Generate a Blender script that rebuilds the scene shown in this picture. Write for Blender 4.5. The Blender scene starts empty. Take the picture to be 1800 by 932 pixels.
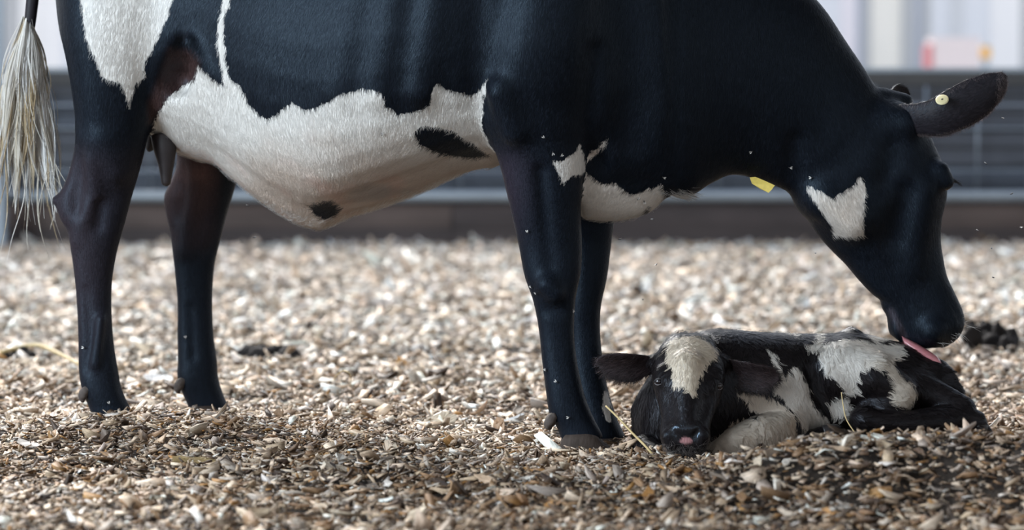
import bpy, math, os
import numpy as np
import openvdb as vdb
from mathutils import Vector, Matrix, Euler

scene = bpy.context.scene
COL = scene.collection
rng = np.random.default_rng(7)

# ------------------------------------------------------------------ camera
FPX = 5000.0                      # focal length in pixels of the 1800x932 frame
CAM = np.array([0.0, -7.0, 0.85])
PITCH = math.atan(283.0 / FPX)
cam_data = bpy.data.cameras.new('camera')
cam_data.sensor_width = 36.0
cam_data.lens = FPX / 1800.0 * 36.0
cam_data.clip_start = 0.1
cam_data.clip_end = 400.0
cam_data.dof.use_dof = True
cam_data.dof.focus_distance = 6.93
cam_data.dof.aperture_fstop = 2.3
cam = bpy.data.objects.new('camera', cam_data)
COL.objects.link(cam)
cam.location = CAM
cam.rotation_euler = (math.pi / 2 - PITCH, 0, 0)
scene.camera = cam

# ------------------------------------------------------------------ world, light, exposure
world = bpy.data.worlds.new('overcast_sky')
scene.world = world
world.use_nodes = True
wn = world.node_tree.nodes
wl = world.node_tree.links
bg = wn['Background']
tc = wn.new('ShaderNodeTexCoord')
sep = wn.new('ShaderNodeSeparateXYZ')
wl.new(tc.outputs['Generated'], sep.inputs[0])
ramp = wn.new('ShaderNodeValToRGB')
wl.new(sep.outputs['Z'], ramp.inputs[0])
ramp.color_ramp.elements[0].position = 0.0
ramp.color_ramp.elements[0].color = (0.93, 0.96, 1.0, 1)
ramp.color_ramp.elements[1].position = 0.9
ramp.color_ramp.elements[1].color = (0.60, 0.74, 1.0, 1)
wl.new(ramp.outputs[0], bg.inputs['Color'])
bg.inputs['Strength'].default_value = 0.62

sun_data = bpy.data.lights.new('hazy_sun', 'SUN')
sun_data.energy = 3.4
sun_data.angle = math.radians(24)
sun_data.color = (1.0, 0.97, 0.93)
sun = bpy.data.objects.new('hazy_sun', sun_data)
COL.objects.link(sun)
sun.rotation_euler = Vector((0.30, -0.75, -0.70)).to_track_quat('-Z', 'Y').to_euler()

side = bpy.data.lights.new('open_barn_side', 'AREA')
side.shape = 'RECTANGLE'; side.size = 7.0; side.size_y = 3.2
side.energy = 900.0
side.color = (0.74, 0.87, 1.0)
so = bpy.data.objects.new('open_barn_side', side)
COL.objects.link(so)
so.location = (-6.5, -5.5, 3.4)
so.rotation_euler = Vector((6.0, 5.6, -2.7)).to_track_quat('-Z', 'Z').to_euler()

vs = scene.view_settings
vs.view_transform = 'Standard'
vs.look = 'None'
vs.gamma = 1.0
vs.use_curve_mapping = False
vs.exposure = 0.75

# ------------------------------------------------------------------ measuring helpers
_F = np.array([0, math.cos(PITCH), -math.sin(PITCH)])
_U = np.array([0, math.sin(PITCH), math.cos(PITCH)])


def P(u, v, w):
    """point at depth y=w that was measured at (u, v) in the photograph"""
    u = np.asarray(u, float); v = np.asarray(v, float); w = np.asarray(w, float)
    a = (u - 900.0) / FPX
    b = -(v - 466.0) / FPX
    dy = _F[1] + b * _U[1]
    dz = _F[2] + b * _U[2]
    t = (w - CAM[1]) / dy
    return np.stack(np.broadcast_arrays(CAM[0] + a * t, w, CAM[2] + dz * t), -1)


def proj(p):
    d = p - CAM
    f = d @ _F
    return 900.0 + FPX * d[:, 0] / f, 466.0 - FPX * (d @ _U) / f


def PX(w):
    """metres per pixel at depth w"""
    return (w - CAM[1]) / FPX


# ------------------------------------------------------------------ noise
def _hash(ix, iy, iz, seed):
    h = (ix * 374761393 + iy * 668265263 + iz * 2147483647 + seed * 974634777) & 0xFFFFFFFF
    h = ((h ^ (h >> 13)) * 1274126177) & 0xFFFFFFFF
    h = h ^ (h >> 16)
    return (h & 0xFFFFFF) / float(0xFFFFFF)


def vnoise(p, scale=1.0, seed=0):
    """value noise in -1..1"""
    q = np.asarray(p, float) * scale
    i = np.floor(q).astype(np.int64)
    f = q - i
    f = f * f * (3 - 2 * f)
    r = 0
    for dx in (0, 1):
        for dy in (0, 1):
            for dz in (0, 1):
                wgt = (f[:, 0] if dx else 1 - f[:, 0]) * (f[:, 1] if dy else 1 - f[:, 1]) * (f[:, 2] if dz else 1 - f[:, 2])
                r = r + wgt * _hash(i[:, 0] + dx, i[:, 1] + dy, i[:, 2] + dz, seed)
    return r * 2 - 1


def fbm(p, scale=1.0, seed=0, octaves=3):
    r = 0; a = 1.0; t = 0
    for k in range(octaves):
        r = r + a * vnoise(p, scale * 2 ** k, seed + k); t += a; a *= 0.5
    return r / t


def smooth(e0, e1, x):
    t = np.clip((x - e0) / (e1 - e0), 0, 1)
    return t * t * (3 - 2 * t)


def polysd(u, v, poly):
    """signed distance in pixels to a closed outline, positive inside"""
    pl = np.asarray(poly, float)
    best = np.full(u.shape, 1e9)
    inside = np.zeros(u.shape, bool)
    n = len(pl)
    for i in range(n):
        ax, ay = pl[i]; bx, by = pl[(i + 1) % n]
        ex, ey = bx - ax, by - ay
        t = np.clip(((u - ax) * ex + (v - ay) * ey) / max(ex * ex + ey * ey, 1e-9), 0, 1)
        d = np.hypot(u - ax - t * ex, v - ay - t * ey)
        best = np.minimum(best, d)
        cond = (ay > v) != (by > v)
        xi = ax + (v - ay) * ex / (ey if abs(ey) > 1e-9 else 1e-9)
        inside ^= cond & (u < xi)
    return np.where(inside, best, -best)


# ------------------------------------------------------------------ object helpers
def link(name, data, parent=None):
    o = bpy.data.objects.new(name, data)
    COL.objects.link(o)
    if parent is not None:
        o.parent = parent
        o.matrix_parent_inverse = parent.matrix_world.inverted() if False else Matrix.Translation(-Vector(parent.location))
    return o


def tag(o, label=None, cat=None, group=None, kind=None):
    if label: o['label'] = label
    if cat: o['category'] = cat
    if group: o['group'] = group
    if kind: o['kind'] = kind
    return o


def root(name, loc, label, cat, group=None):
    o = bpy.data.objects.new(name, None)
    o.empty_display_size = 0.1
    COL.objects.link(o)
    o.location = loc
    return tag(o, label, cat, group)


def mesh_data(name, verts, faces, smooth_shade=True, mat=None):
    m = bpy.data.meshes.new(name)
    verts = np.asarray(verts, np.float32)
    if isinstance(faces, np.ndarray):
        k = faces.shape[1]; nf = len(faces)
        m.vertices.add(len(verts)); m.loops.add(nf * k); m.polygons.add(nf)
        m.vertices.foreach_set('co', verts.ravel())
        m.loops.foreach_set('vertex_index', faces.astype(np.int32).ravel())
        m.polygons.foreach_set('loop_start', np.arange(0, nf * k, k, dtype=np.int32))
        m.polygons.foreach_set('loop_total', np.full(nf, k, np.int32))
        m.update(calc_edges=True)
    else:
        m.from_pydata(verts.tolist(), [], faces)
        m.update()
    m.polygons.foreach_set('use_smooth', np.full(len(m.polygons), smooth_shade))
    if mat is not None:
        m.materials.append(mat)
    return m


def set_attr(m, name, arr, typ='FLOAT', domain='POINT'):
    a = m.attributes.new(name, typ, domain)
    arr = np.asarray(arr, np.float32)
    if typ == 'FLOAT':
        a.data.foreach_set('value', arr.ravel())
    elif typ == 'FLOAT_VECTOR':
        a.data.foreach_set('vector', arr.ravel())
    else:
        if arr.shape[1] == 3:
            arr = np.concatenate([arr, np.ones((len(arr), 1), np.float32)], 1)
        a.data.foreach_set('color', arr.ravel())


def catmull(rows, sub):
    rows = np.asarray(rows, float)
    n = len(rows)
    out = []
    for i in range(n - 1):
        p0 = rows[max(i - 1, 0)]; p1 = rows[i]; p2 = rows[i + 1]; p3 = rows[min(i + 2, n - 1)]
        for s in range(sub):
            t = s / sub
            out.append(0.5 * (2 * p1 + (p2 - p0) * t + (2 * p0 - 5 * p1 + 4 * p2 - p3) * t * t + (3 * p1 - p0 - 3 * p2 + p3) * t ** 3))
    out.append(rows[-1])
    return np.array(out)


def tube(points, radii, seg=8, squash=1.0):
    """closed tube mesh along a polyline: verts, quad/tri faces (list)"""
    pts = np.asarray(points, float); n = len(pts)
    radii = np.broadcast_to(np.asarray(radii, float), (n,))
    tang = np.gradient(pts, axis=0)
    tang /= np.linalg.norm(tang, axis=1)[:, None] + 1e-12
    ref = np.array([0, 1.0, 0]) if abs(tang[0][1]) < 0.9 else np.array([1.0, 0, 0])
    V = []
    for i in range(n):
        b = np.cross(tang[i], ref); b /= np.linalg.norm(b) + 1e-12
        c = np.cross(b, tang[i])
        for k in range(seg):
            a = 2 * math.pi * k / seg
            V.append(pts[i] + radii[i] * (math.cos(a) * b + squash * math.sin(a) * c))
    F = []
    for i in range(n - 1):
        for k in range(seg):
            k2 = (k + 1) % seg
            F.append((i * seg + k, i * seg + k2, (i + 1) * seg + k2, (i + 1) * seg + k))
    F.append(tuple(range(seg))[::-1]); F.append(tuple((n - 1) * seg + k for k in range(seg)))
    return np.array(V), F


def box_mesh(x0, x1, y0, y1, z0, z1):
    V = np.array([(x, y, z) for x in (x0, x1) for y in (y0, y1) for z in (z0, z1)], float)
    F = [(0, 1, 3, 2), (4, 6, 7, 5), (0, 4, 5, 1), (2, 3, 7, 6), (0, 2, 6, 4), (1, 5, 7, 3)]
    return V, F


# ------------------------------------------------------------------ sculpting: traced lofts blended in a voxel field
class Sculpt:
    def __init__(self, lo, hi, vox, band=8):
        self.vox = vox; self.lo = np.floor(np.asarray(lo) / vox).astype(int); self.band = band
        self.shape = tuple((np.ceil(np.asarray(hi) / vox).astype(int) - self.lo + 1).tolist())
        self.bw = band * vox
        self.f = np.full(self.shape, self.bw, np.float32)
        self.comp = np.zeros(self.shape, np.int8)
        self.best = np.full(self.shape, self.bw, np.float32)
        self.tr = vdb.createLinearTransform(voxelSize=vox)

    def _mesh_field(self, V, T):
        g = vdb.FloatGrid.createLevelSetFromPolygons(V.astype(np.float32), triangles=T.astype(np.uint32), transform=self.tr, halfWidth=float(self.band))
        lo = np.floor(V.min(0) / self.vox).astype(int) - self.band - 1
        hi = np.ceil(V.max(0) / self.vox).astype(int) + self.band + 1
        lo = np.maximum(lo, self.lo); hi = np.minimum(hi, self.lo + np.array(self.shape) - 1)
        a = np.zeros(tuple((hi - lo + 1).tolist()), np.float32)
        g.copyToArray(a, ijk=tuple(int(x) for x in lo))
        s = tuple(slice(int(l - o), int(h - o + 1)) for l, h, o in zip(lo, hi, self.lo))
        return a, s

    def _union(self, a, s, k, cid):
        b = self.f[s]
        h = np.maximum(k - np.abs(a - b), 0) / k
        self.f[s] = np.minimum(a, b) - h * h * k * 0.25
        m = a < self.best[s]
        self.best[s] = np.where(m, a, self.best[s])
        self.comp[s] = np.where(m, cid, self.comp[s])

    def loft(self, rows, k=0.03, cid=0, sub=4, seg=36, n=2.2):
        """rows: (u1, v1, u2, v2, depth, half_thickness[, shift]) - two traced edge points per station"""
        R = [tuple(r) + (0.0,) * (7 - len(r)) for r in rows]
        R = catmull(R, sub)
        ang = np.arange(seg) * 2 * math.pi / seg
        ca = np.sign(np.cos(ang)) * np.abs(np.cos(ang)) ** (2 / n)
        sa = np.sign(np.sin(ang)) * np.abs(np.sin(ang)) ** (2 / n)
        V = []
        for u1, v1, u2, v2, w, hw, sh in R:
            p1 = P(u1, v1, w); p2 = P(u2, v2, w)
            c = (p1 + p2) / 2; a = (p1 - p2) / 2
            # sh > 0 tilts the section: end 2 farther away than end 1
            ring = c + ca[:, None] * a + sa[:, None] * np.array([0, hw, 0]) - ca[:, None] * np.array([0, sh, 0])
            V.append(ring)
        nst = len(V)
        V = np.concatenate(V + [V[0].mean(0)[None], V[-1].mean(0)[None]])
        T = []
        for i in range(nst - 1):
            for j in range(seg):
                j2 = (j + 1) % seg
                A, B, C, D = i * seg + j, i * seg + j2, (i + 1) * seg + j2, (i + 1) * seg + j
                T += [(A, B, C), (A, C, D)]
        e0, e1 = nst * seg, nst * seg + 1
        for j in range(seg):
            j2 = (j + 1) % seg
            T += [(e0, j2, j), (e1, (nst - 1) * seg + j, (nst - 1) * seg + j2)]
        a, s = self._mesh_field(V, np.array(T))
        self._union(a, s, k, cid)

    def _local(self, lo, hi):
        lo = np.maximum(np.floor(lo / self.vox).astype(int), self.lo)
        hi = np.minimum(np.ceil(hi / self.vox).astype(int), self.lo + np.array(self.shape) - 1)
        if np.any(hi < lo):
            return None, None
        s = tuple(slice(int(l - o), int(h - o + 1)) for l, h, o in zip(lo, hi, self.lo))
        g = np.stack(np.meshgrid(*[np.arange(l, h + 1) * self.vox for l, h in zip(lo, hi)], indexing='ij'), -1)
        return s, g

    def limb(self, pts, k=0.02, cid=0, op='add', flat=1.0):
        """pts: (u, v, depth, radius_px) chain of tapered capsules; flat scales the depth axis"""
        Q = [(P(u, v, w), r * PX(w)) for u, v, w, r in pts]
        allp = np.array([q for q, _ in Q]); rm = max(r for _, r in Q)
        pad = rm * max(1, flat) + self.bw + self.vox
        s, g = self._local(allp.min(0) - pad, allp.max(0) + pad)
        if s is None:
            return
        sc = np.array([1, 1 / flat, 1])
        d = np.full(g.shape[:3], 1e9)
        gs = g * sc
        if len(Q) == 1:
            Q = Q * 2
        for (a, ra), (b, rb) in zip(Q[:-1], Q[1:]):
            a = a * sc; b = b * sc
            ab = b - a
            t = np.clip(((gs - a) @ ab) / max(ab @ ab, 1e-12), 0, 1)
            dd = np.linalg.norm(gs - a - t[..., None] * ab, axis=-1) - (ra + t * (rb - ra))
            d = np.minimum(d, dd)
        d = (d * min(1.0, flat)).astype(np.float32)
        d = np.clip(d, -self.bw, self.bw)
        if op == 'add':
            self._union(d, s, k, cid)
        else:
            a = self.f[s]; b = -d
            h = np.maximum(k - np.abs(a - b), 0) / k
            self.f[s] = np.maximum(a, b) + h * h * k * 0.25

    def blur(self, n=1):
        for _ in range(n):
            for ax in range(3):
                f = self.f
                a = np.moveaxis(f, ax, 0)
                b = a.copy()
                b[1:-1] = 0.25 * a[:-2] + 0.5 * a[1:-1] + 0.25 * a[2:]
                self.f = np.moveaxis(b, 0, ax)

    def mesh(self, iso=0.0):
        g = vdb.FloatGrid(self.bw)
        g.copyFromArray(np.ascontiguousarray(self.f), ijk=tuple(int(x) for x in self.lo))
        g.transform = self.tr
        V, Qd = g.convertToQuads(iso)
        V = V.astype(float); Qd = Qd.astype(np.int64)
        # orientation: normals outwards
        a = V[Qd[:, 2]] - V[Qd[:, 0]]; b = V[Qd[:, 3]] - V[Qd[:, 1]]
        c = V[Qd].mean(1)
        vol = (np.cross(a, b) * c).sum()
        if vol < 0:
            Qd = Qd[:, ::-1].copy()
        # keep the largest connected body only
        lab = np.arange(len(V))
        e = np.concatenate([Qd[:, [0, 1]], Qd[:, [1, 2]], Qd[:, [2, 3]], Qd[:, [3, 0]]])
        for _ in range(400):
            m = np.minimum(lab[e[:, 0]], lab[e[:, 1]])
            old = lab.copy()
            np.minimum.at(lab, e[:, 0], m); np.minimum.at(lab, e[:, 1], m)
            lab = lab[lab]
            if np.array_equal(old, lab):
                break
        vals, cnt = np.unique(lab, return_counts=True)
        keepv = lab == vals[cnt.argmax()]
        Qd = Qd[keepv[Qd[:, 0]]]
        idx = -np.ones(len(V), int); idx[keepv] = np.arange(keepv.sum())
        V = V[keepv]; Qd = idx[Qd]
        # light relaxation
        e = np.concatenate([Qd[:, [0, 1]], Qd[:, [1, 2]], Qd[:, [2, 3]], Qd[:, [3, 0]]])
        for lam in (0.5, -0.52, 0.5, -0.52):
            acc = np.zeros_like(V); ct = np.zeros(len(V))
            for c_ in range(3):
                acc[:, c_] = np.bincount(e[:, 0], V[e[:, 1], c_], len(V)) + np.bincount(e[:, 1], V[e[:, 0], c_], len(V))
            ct = np.bincount(e[:, 0], minlength=len(V)) + np.bincount(e[:, 1], minlength=len(V))
            V = V + lam * (acc / ct[:, None] - V)
        ijk = np.clip(np.round(V / self.vox).astype(int) - self.lo, 0, np.array(self.shape) - 1)
        comp = self.comp[ijk[:, 0], ijk[:, 1], ijk[:, 2]]
        return V, Qd, comp


def vnormals(V, Q):
    n = np.cross(V[Q[:, 2]] - V[Q[:, 0]], V[Q[:, 3]] - V[Q[:, 1]]) if Q.shape[1] == 4 else np.cross(V[Q[:, 1]] - V[Q[:, 0]], V[Q[:, 2]] - V[Q[:, 0]])
    N = np.zeros_like(V)
    for c in range(3):
        for k in range(Q.shape[1]):
            N[:, c] += np.bincount(Q[:, k], n[:, c], len(V))
    return N / (np.linalg.norm(N, axis=1)[:, None] + 1e-12)


# ------------------------------------------------------------------ hair
def hair(name, V, Q, attrs, count, length, radius, dirfn, mat, parent, colfn, weight=None, lift=0.25, npts=4, curl=0.0, clump=None, seed=1, gravity=0.0, jitter=0.11):
    """short strands rooted on a surface. attrs: dict of per-vertex arrays interpolated to the roots"""
    r = np.random.default_rng(seed)
    N = vnormals(V, Q)
    T = np.concatenate([Q[:, [0, 1, 2]], Q[:, [0, 2, 3]]])
    A, B, C = V[T[:, 0]], V[T[:, 1]], V[T[:, 2]]
    area = 0.5 * np.linalg.norm(np.cross(B - A, C - A), axis=1)
    if weight is not None:
        area = area * weight[T].mean(1)
    p = area / area.sum()
    ti = r.choice(len(T), count, p=p)
    a = r.random(count); b = r.random(count)
    sw = a + b > 1; a[sw] = 1 - a[sw]; b[sw] = 1 - b[sw]
    bc = np.stack([1 - a - b, a, b], 1)

    def interp(x):
        y = x[T[ti]]
        return (y * bc.reshape(bc.shape + (1,) * (y.ndim - 2))).sum(1)
    pos = interp(V); nrm = interp(N)
    nrm /= np.linalg.norm(nrm, axis=1)[:, None] + 1e-12
    at = {k: interp(v) for k, v in attrs.items()}
    d = dirfn(pos, nrm, at, r)
    d = d - (d * nrm).sum(1)[:, None] * nrm
    d /= np.linalg.norm(d, axis=1)[:, None] + 1e-9
    L = (length(pos, nrm, at) if callable(length) else np.full(count, length)) * r.uniform(0.6, 1.25, count)
    side = np.cross(nrm, d)
    pts = np.zeros((count, npts, 3))
    ph = vnoise(pos, 55.0, 91) * 3.0
    for k in range(npts):
        t = k / (npts - 1)
        x = pos + d * (L * t)[:, None] + nrm * (L * lift * (t - 0.75 * t * t))[:, None]
        if curl:
            x = x + side * (L * curl * np.sin(ph + t * 3.2) * t)[:, None]
        if gravity:
            x[:, 2] -= L * gravity * t * t
        pts[:, k] = x
    if clump is not None:
        ncl, amt = clump
        ci = r.choice(count, min(ncl, count), replace=False)
        cell = 0.012
        # nearest guide by coarse random search on a hashed grid
        key = {}
        gk = np.floor(pos[ci] / cell).astype(int)
        for j, kk in enumerate(map(tuple, gk)):
            key.setdefault(kk, j)
        pk = np.floor(pos / cell).astype(int)
        gi = np.array([key.get(tuple(kk), -1) for kk in pk])
        ok = gi >= 0
        tip = pts[ci][:, -1]
        tt = np.linspace(0, 1, npts) ** 1.5 * amt
        target = pts[ci][gi[ok]]
        pts[ok] = pts[ok] * (1 - tt)[None, :, None] + target * tt[None, :, None]
    col = colfn(pos, nrm, at, r)
    hc = bpy.data.hair_curves.new(name)
    hc.add_curves([npts] * count)
    hc.attributes['position'].data.foreach_set('vector', pts.astype(np.float32).ravel())
    ra = hc.attributes.get('radius') or hc.attributes.new('radius', 'FLOAT', 'POINT')
    rr = np.linspace(1, 0.25, npts)[None, :] * (radius(pos, nrm, at) if callable(radius) else np.full(count, radius))[:, None]
    ra.data.foreach_set('value', rr.astype(np.float32).ravel())
    set_attr(hc, 'hcol', np.clip(col, 0, 1), 'FLOAT_COLOR', 'CURVE')
    jn = nrm + r.normal(0, jitter, nrm.shape)
    set_attr(hc, 'hnrm', jn / np.linalg.norm(jn, axis=1)[:, None], 'FLOAT_VECTOR', 'CURVE')
    hc.materials.append(mat)
    o = link(name, hc, parent)
    o['kind'] = 'stuff'
    return o


# ------------------------------------------------------------------ materials
def new_mat(name):
    m = bpy.data.materials.new(name)
    m.use_nodes = True
    nt = m.node_tree
    return m, nt, nt.nodes, nt.links, nt.nodes['Principled BSDF']


def simple_mat(name, col, rough=0.6, var=0.25, scale=40.0, bump=0.2, spec=0.5, stretch=(1, 1, 1), metallic=0.0, sss=0.0):
    m, nt, nn, ll, p = new_mat(name)
    t = nn.new('ShaderNodeTexCoord'); mp = nn.new('ShaderNodeMapping'); mp.inputs['Scale'].default_value = stretch
    ll.new(t.outputs['Object'], mp.inputs[0])
    nz = nn.new('ShaderNodeTexNoise'); nz.inputs['Scale'].default_value = scale; nz.inputs['Detail'].default_value = 5
    ll.new(mp.outputs[0], nz.inputs['Vector'])
    mx = nn.new('ShaderNodeMix'); mx.data_type = 'RGBA'
    c = np.array(col)
    mx.inputs[6].default_value = (*np.clip(c * (1 - var), 0, 1), 1); mx.inputs[7].default_value = (*np.clip(c * (1 + var), 0, 1), 1)
    ll.new(nz.outputs['Fac'], mx.inputs[0])
    ll.new(mx.outputs[2], p.inputs['Base Color'])
    p.inputs['Roughness'].default_value = rough
    p.inputs['Specular IOR Level'].default_value = spec
    p.inputs['Metallic'].default_value = metallic
    if sss:
        p.inputs['Subsurface Weight'].default_value = sss
        p.inputs['Subsurface Radius'].default_value = (0.01, 0.004, 0.003)
    if bump:
        b = nn.new('ShaderNodeBump'); b.inputs['Strength'].default_value = bump; b.inputs['Distance'].default_value = 0.003
        ll.new(nz.outputs['Fac'], b.inputs['Height']); ll.new(b.outputs[0], p.inputs['Normal'])
    return m


def chip_mat(name, attr):
    m, nt, nn, ll, p = new_mat(name)
    if attr:
        a = nn.new('ShaderNodeAttribute'); a.attribute_name = 'chipcol'
        g = nn.new('ShaderNodeAttribute'); g.attribute_name = 'grain'
        col = a.outputs['Color']; gv = g.outputs['Vector']
    else:
        oi = nn.new('ShaderNodeObjectInfo'); col = oi.outputs['Color']
        g = nn.new('ShaderNodeAttribute'); g.attribute_name = 'grain'; gv = g.outputs['Vector']
    nz = nn.new('ShaderNodeTexNoise'); nz.inputs['Scale'].default_value = 1.0; nz.inputs['Detail'].default_value = 4
    ll.new(gv, nz.inputs['Vector'])
    r = nn.new('ShaderNodeMapRange'); r.inputs[1].default_value = 0.3; r.inputs[2].default_value = 0.7
    r.inputs[3].default_value = 0.60; r.inputs[4].default_value = 1.22
    ll.new(nz.outputs['Fac'], r.inputs[0])
    mx = nn.new('ShaderNodeMix'); mx.data_type = 'RGBA'; mx.blend_type = 'MULTIPLY'; mx.inputs[0].default_value = 1.0
    ll.new(col, mx.inputs[6]); ll.new(r.outputs[0], mx.inputs[7])
    ll.new(mx.outputs[2], p.inputs['Base Color'])
    p.inputs['Roughness'].default_value = 0.55
    p.inputs['Specular IOR Level'].default_value = 0.4
    b = nn.new('ShaderNodeBump'); b.inputs['Strength'].default_value = 0.35; b.inputs['Distance'].default_value = 0.002
    ll.new(nz.outputs['Fac'], b.inputs['Height']); ll.new(b.outputs[0], p.inputs['Normal'])
    return m


def coat_mat(name, jag, gloss):
    """black and white hide: 'patch' is the signed distance to the marking outline, wcol/bcol the two coat colours"""
    m, nt, nn, ll, p = new_mat(name)
    pa = nn.new('ShaderNodeAttribute'); pa.attribute_name = 'patch'
    wc = nn.new('ShaderNodeAttribute'); wc.attribute_name = 'wcol'
    bc = nn.new('ShaderNodeAttribute'); bc.attribute_name = 'bcol'
    t = nn.new('ShaderNodeTexCoord'); mp = nn.new('ShaderNodeMapping')
    mp.inputs['Scale'].default_value = (1.0, 1.0, 0.22); mp.inputs['Rotation'].default_value = (0, 0.35, 0)
    ll.new(t.outputs['Object'], mp.inputs[0])
    nz = nn.new('ShaderNodeTexNoise'); nz.inputs['Scale'].default_value = 260.0; nz.inputs['Detail'].default_value = 3
    ll.new(mp.outputs[0], nz.inputs['Vector'])
    ma = nn.new('ShaderNodeMath'); ma.operation = 'MULTIPLY_ADD'; ma.inputs[1].default_value = jag
    sh = nn.new('ShaderNodeMath'); sh.operation = 'SUBTRACT'; sh.inputs[1].default_value = 0.5
    ll.new(nz.outputs['Fac'], sh.inputs[0]); ll.new(sh.outputs[0], ma.inputs[0]); ll.new(pa.outputs['Fac'], ma.inputs[2])
    r = nn.new('ShaderNodeMapRange'); r.inputs[1].default_value = -1.0; r.inputs[2].default_value = 1.0
    ll.new(ma.outputs[0], r.inputs[0])
    mx = nn.new('ShaderNodeMix'); mx.data_type = 'RGBA'
    ll.new(r.outputs[0], mx.inputs[0]); ll.new(bc.outputs['Color'], mx.inputs[6]); ll.new(wc.outputs['Color'], mx.inputs[7])
    v = nn.new('ShaderNodeMapRange'); v.inputs[1].default_value = 0.25; v.inputs[2].default_value = 0.75; v.inputs[3].default_value = 0.78; v.inputs[4].default_value = 1.15
    ll.new(nz.outputs['Fac'], v.inputs[0])
    m2 = nn.new('ShaderNodeMix'); m2.data_type = 'RGBA'; m2.blend_type = 'MULTIPLY'; m2.inputs[0].default_value = 1.0
    ll.new(mx.outputs[2], m2.inputs[6]); ll.new(v.outputs[0], m2.inputs[7])
    ll.new(m2.outputs[2], p.inputs['Base Color'])
    wet = nn.new('ShaderNodeAttribute'); wet.attribute_name = 'wet'
    rr = nn.new('ShaderNodeMapRange'); rr.inputs[3].default_value = gloss; rr.inputs[4].default_value = 0.2
    ss = nn.new('ShaderNodeMapRange'); ss.inputs[3].default_value = 0.15; ss.inputs[4].default_value = 0.55
    ll.new(wet.outputs['Fac'], rr.inputs[0]); ll.new(wet.outputs['Fac'], ss.inputs[0])
    ll.new(rr.outputs[0], p.inputs['Roughness']); ll.new(ss.outputs[0], p.inputs['Specular IOR Level'])
    p.inputs['Specular Tint'].default_value = (0.6, 0.8, 1.0, 1)
    p.inputs['Sheen Weight'].default_value = 0.04
    p.inputs['Sheen Roughness'].default_value = 0.4
    p.inputs['Sheen Tint'].default_value = (0.6, 0.75, 1.0, 1)
    b = nn.new('ShaderNodeBump'); b.inputs['Strength'].default_value = 0.5; b.inputs['Distance'].default_value = 0.0025
    ll.new(nz.outputs['Fac'], b.inputs['Height']); ll.new(b.outputs[0], p.inputs['Normal'])
    return m


def hair_mat(name, gloss, spec, tint=(0.62, 0.82, 1.0, 1)):
    m, nt, nn, ll, p = new_mat(name)
    a = nn.new('ShaderNodeAttribute'); a.attribute_name = 'hcol'
    n = nn.new('ShaderNodeAttribute'); n.attribute_name = 'hnrm'
    ll.new(a.outputs['Color'], p.inputs['Base Color'])
    ll.new(n.outputs['Vector'], p.inputs['Normal'])
    p.inputs['Roughness'].default_value = gloss
    p.inputs['Specular IOR Level'].default_value = spec
    p.inputs['Specular Tint'].default_value = tint
    return m


M_chip = chip_mat('wood_chip_bedding', True)
M_chip1 = chip_mat('wood_chip_single', False)
M_soil = simple_mat('damp_fines', (0.026, 0.017, 0.011), 0.9, 0.5, 60, 0.8)
M_coat = coat_mat('cow_coat', 9.0, 0.5)
M_calfcoat = coat_mat('calf_coat', 9.0, 0.35)
M_hair = hair_mat('cow_hair', 0.42, 0.25)
M_wet = hair_mat('calf_wet_hair', 0.34, 0.26, (0.85, 0.90, 1.0, 1))
M_switch = hair_mat('tail_hair', 0.5, 0.3)
M_hoof = simple_mat('hoof_horn', (0.060, 0.045, 0.037), 0.7, 0.55, 55, 0.8, spec=0.2, stretch=(1.6, 1.6, .5))
M_dewclaw = simple_mat('dewclaw_horn', (0.085, 0.070, 0.062), 0.8, 0.5, 90, 1.0, spec=0.2)
M_ear = simple_mat('ear_skin', (0.016, 0.014, 0.018), 0.55, 0.4, 90, 0.3, spec=0.2)
M_inner = simple_mat('calf_ear_skin', (0.040, 0.027, 0.028), 0.55, 0.5, 70, 0.4, spec=0.25)
M_teat = simple_mat('teat_skin', (0.022, 0.017, 0.018), 0.5, 0.3, 60, 0.2)
M_tongue = simple_mat('tongue', (0.50, 0.20, 0.215), 0.2, 0.15, 120, 0.2, sss=0.2)
M_pink = simple_mat('pink_nose_skin', (0.50, 0.24, 0.24), 0.35, 0.12, 150, 0.2, sss=0.2)
M_nose = simple_mat('wet_black_nose', (0.018, 0.018, 0.021), 0.25, 0.3, 300, 0.6)
M_tag = simple_mat('yellow_plastic', (0.62, 0.47, 0.10), 0.5, 0.25, 90, 0.1)
M_tagw = simple_mat('worn_cream_plastic', (0.66, 0.58, 0.33), 0.5, 0.15, 150, 0.1)
M_pin = simple_mat('dark_pin', (0.05, 0.04, 0.03), 0.5, 0.2, 50, 0)
M_eye = simple_mat('eyeball', (0.010, 0.008, 0.010), 0.05, 0.2, 20, 0, spec=0.8)
M_lid = simple_mat('eyelid_skin', (0.022, 0.02, 0.023), 0.4, 0.3, 80, 0.2)
M_lash = simple_mat('eyelash_hair', (0.01, 0.01, 0.012), 0.5, 0.2, 50, 0)
M_dung = simple_mat('dung', (0.020, 0.017, 0.016), 0.75, 0.5, 45, 0.8, spec=0.15)
M_straw = simple_mat('dry_straw', (0.56, 0.42, 0.20), 0.5, 0.2, 60, 0.2)
M_fly = simple_mat('fly_body', (0.03, 0.027, 0.027), 0.4, 0.2, 200, 0)
M_wing = simple_mat('fly_wing', (0.50, 0.48, 0.45), 0.35, 0.1, 200, 0)

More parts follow.
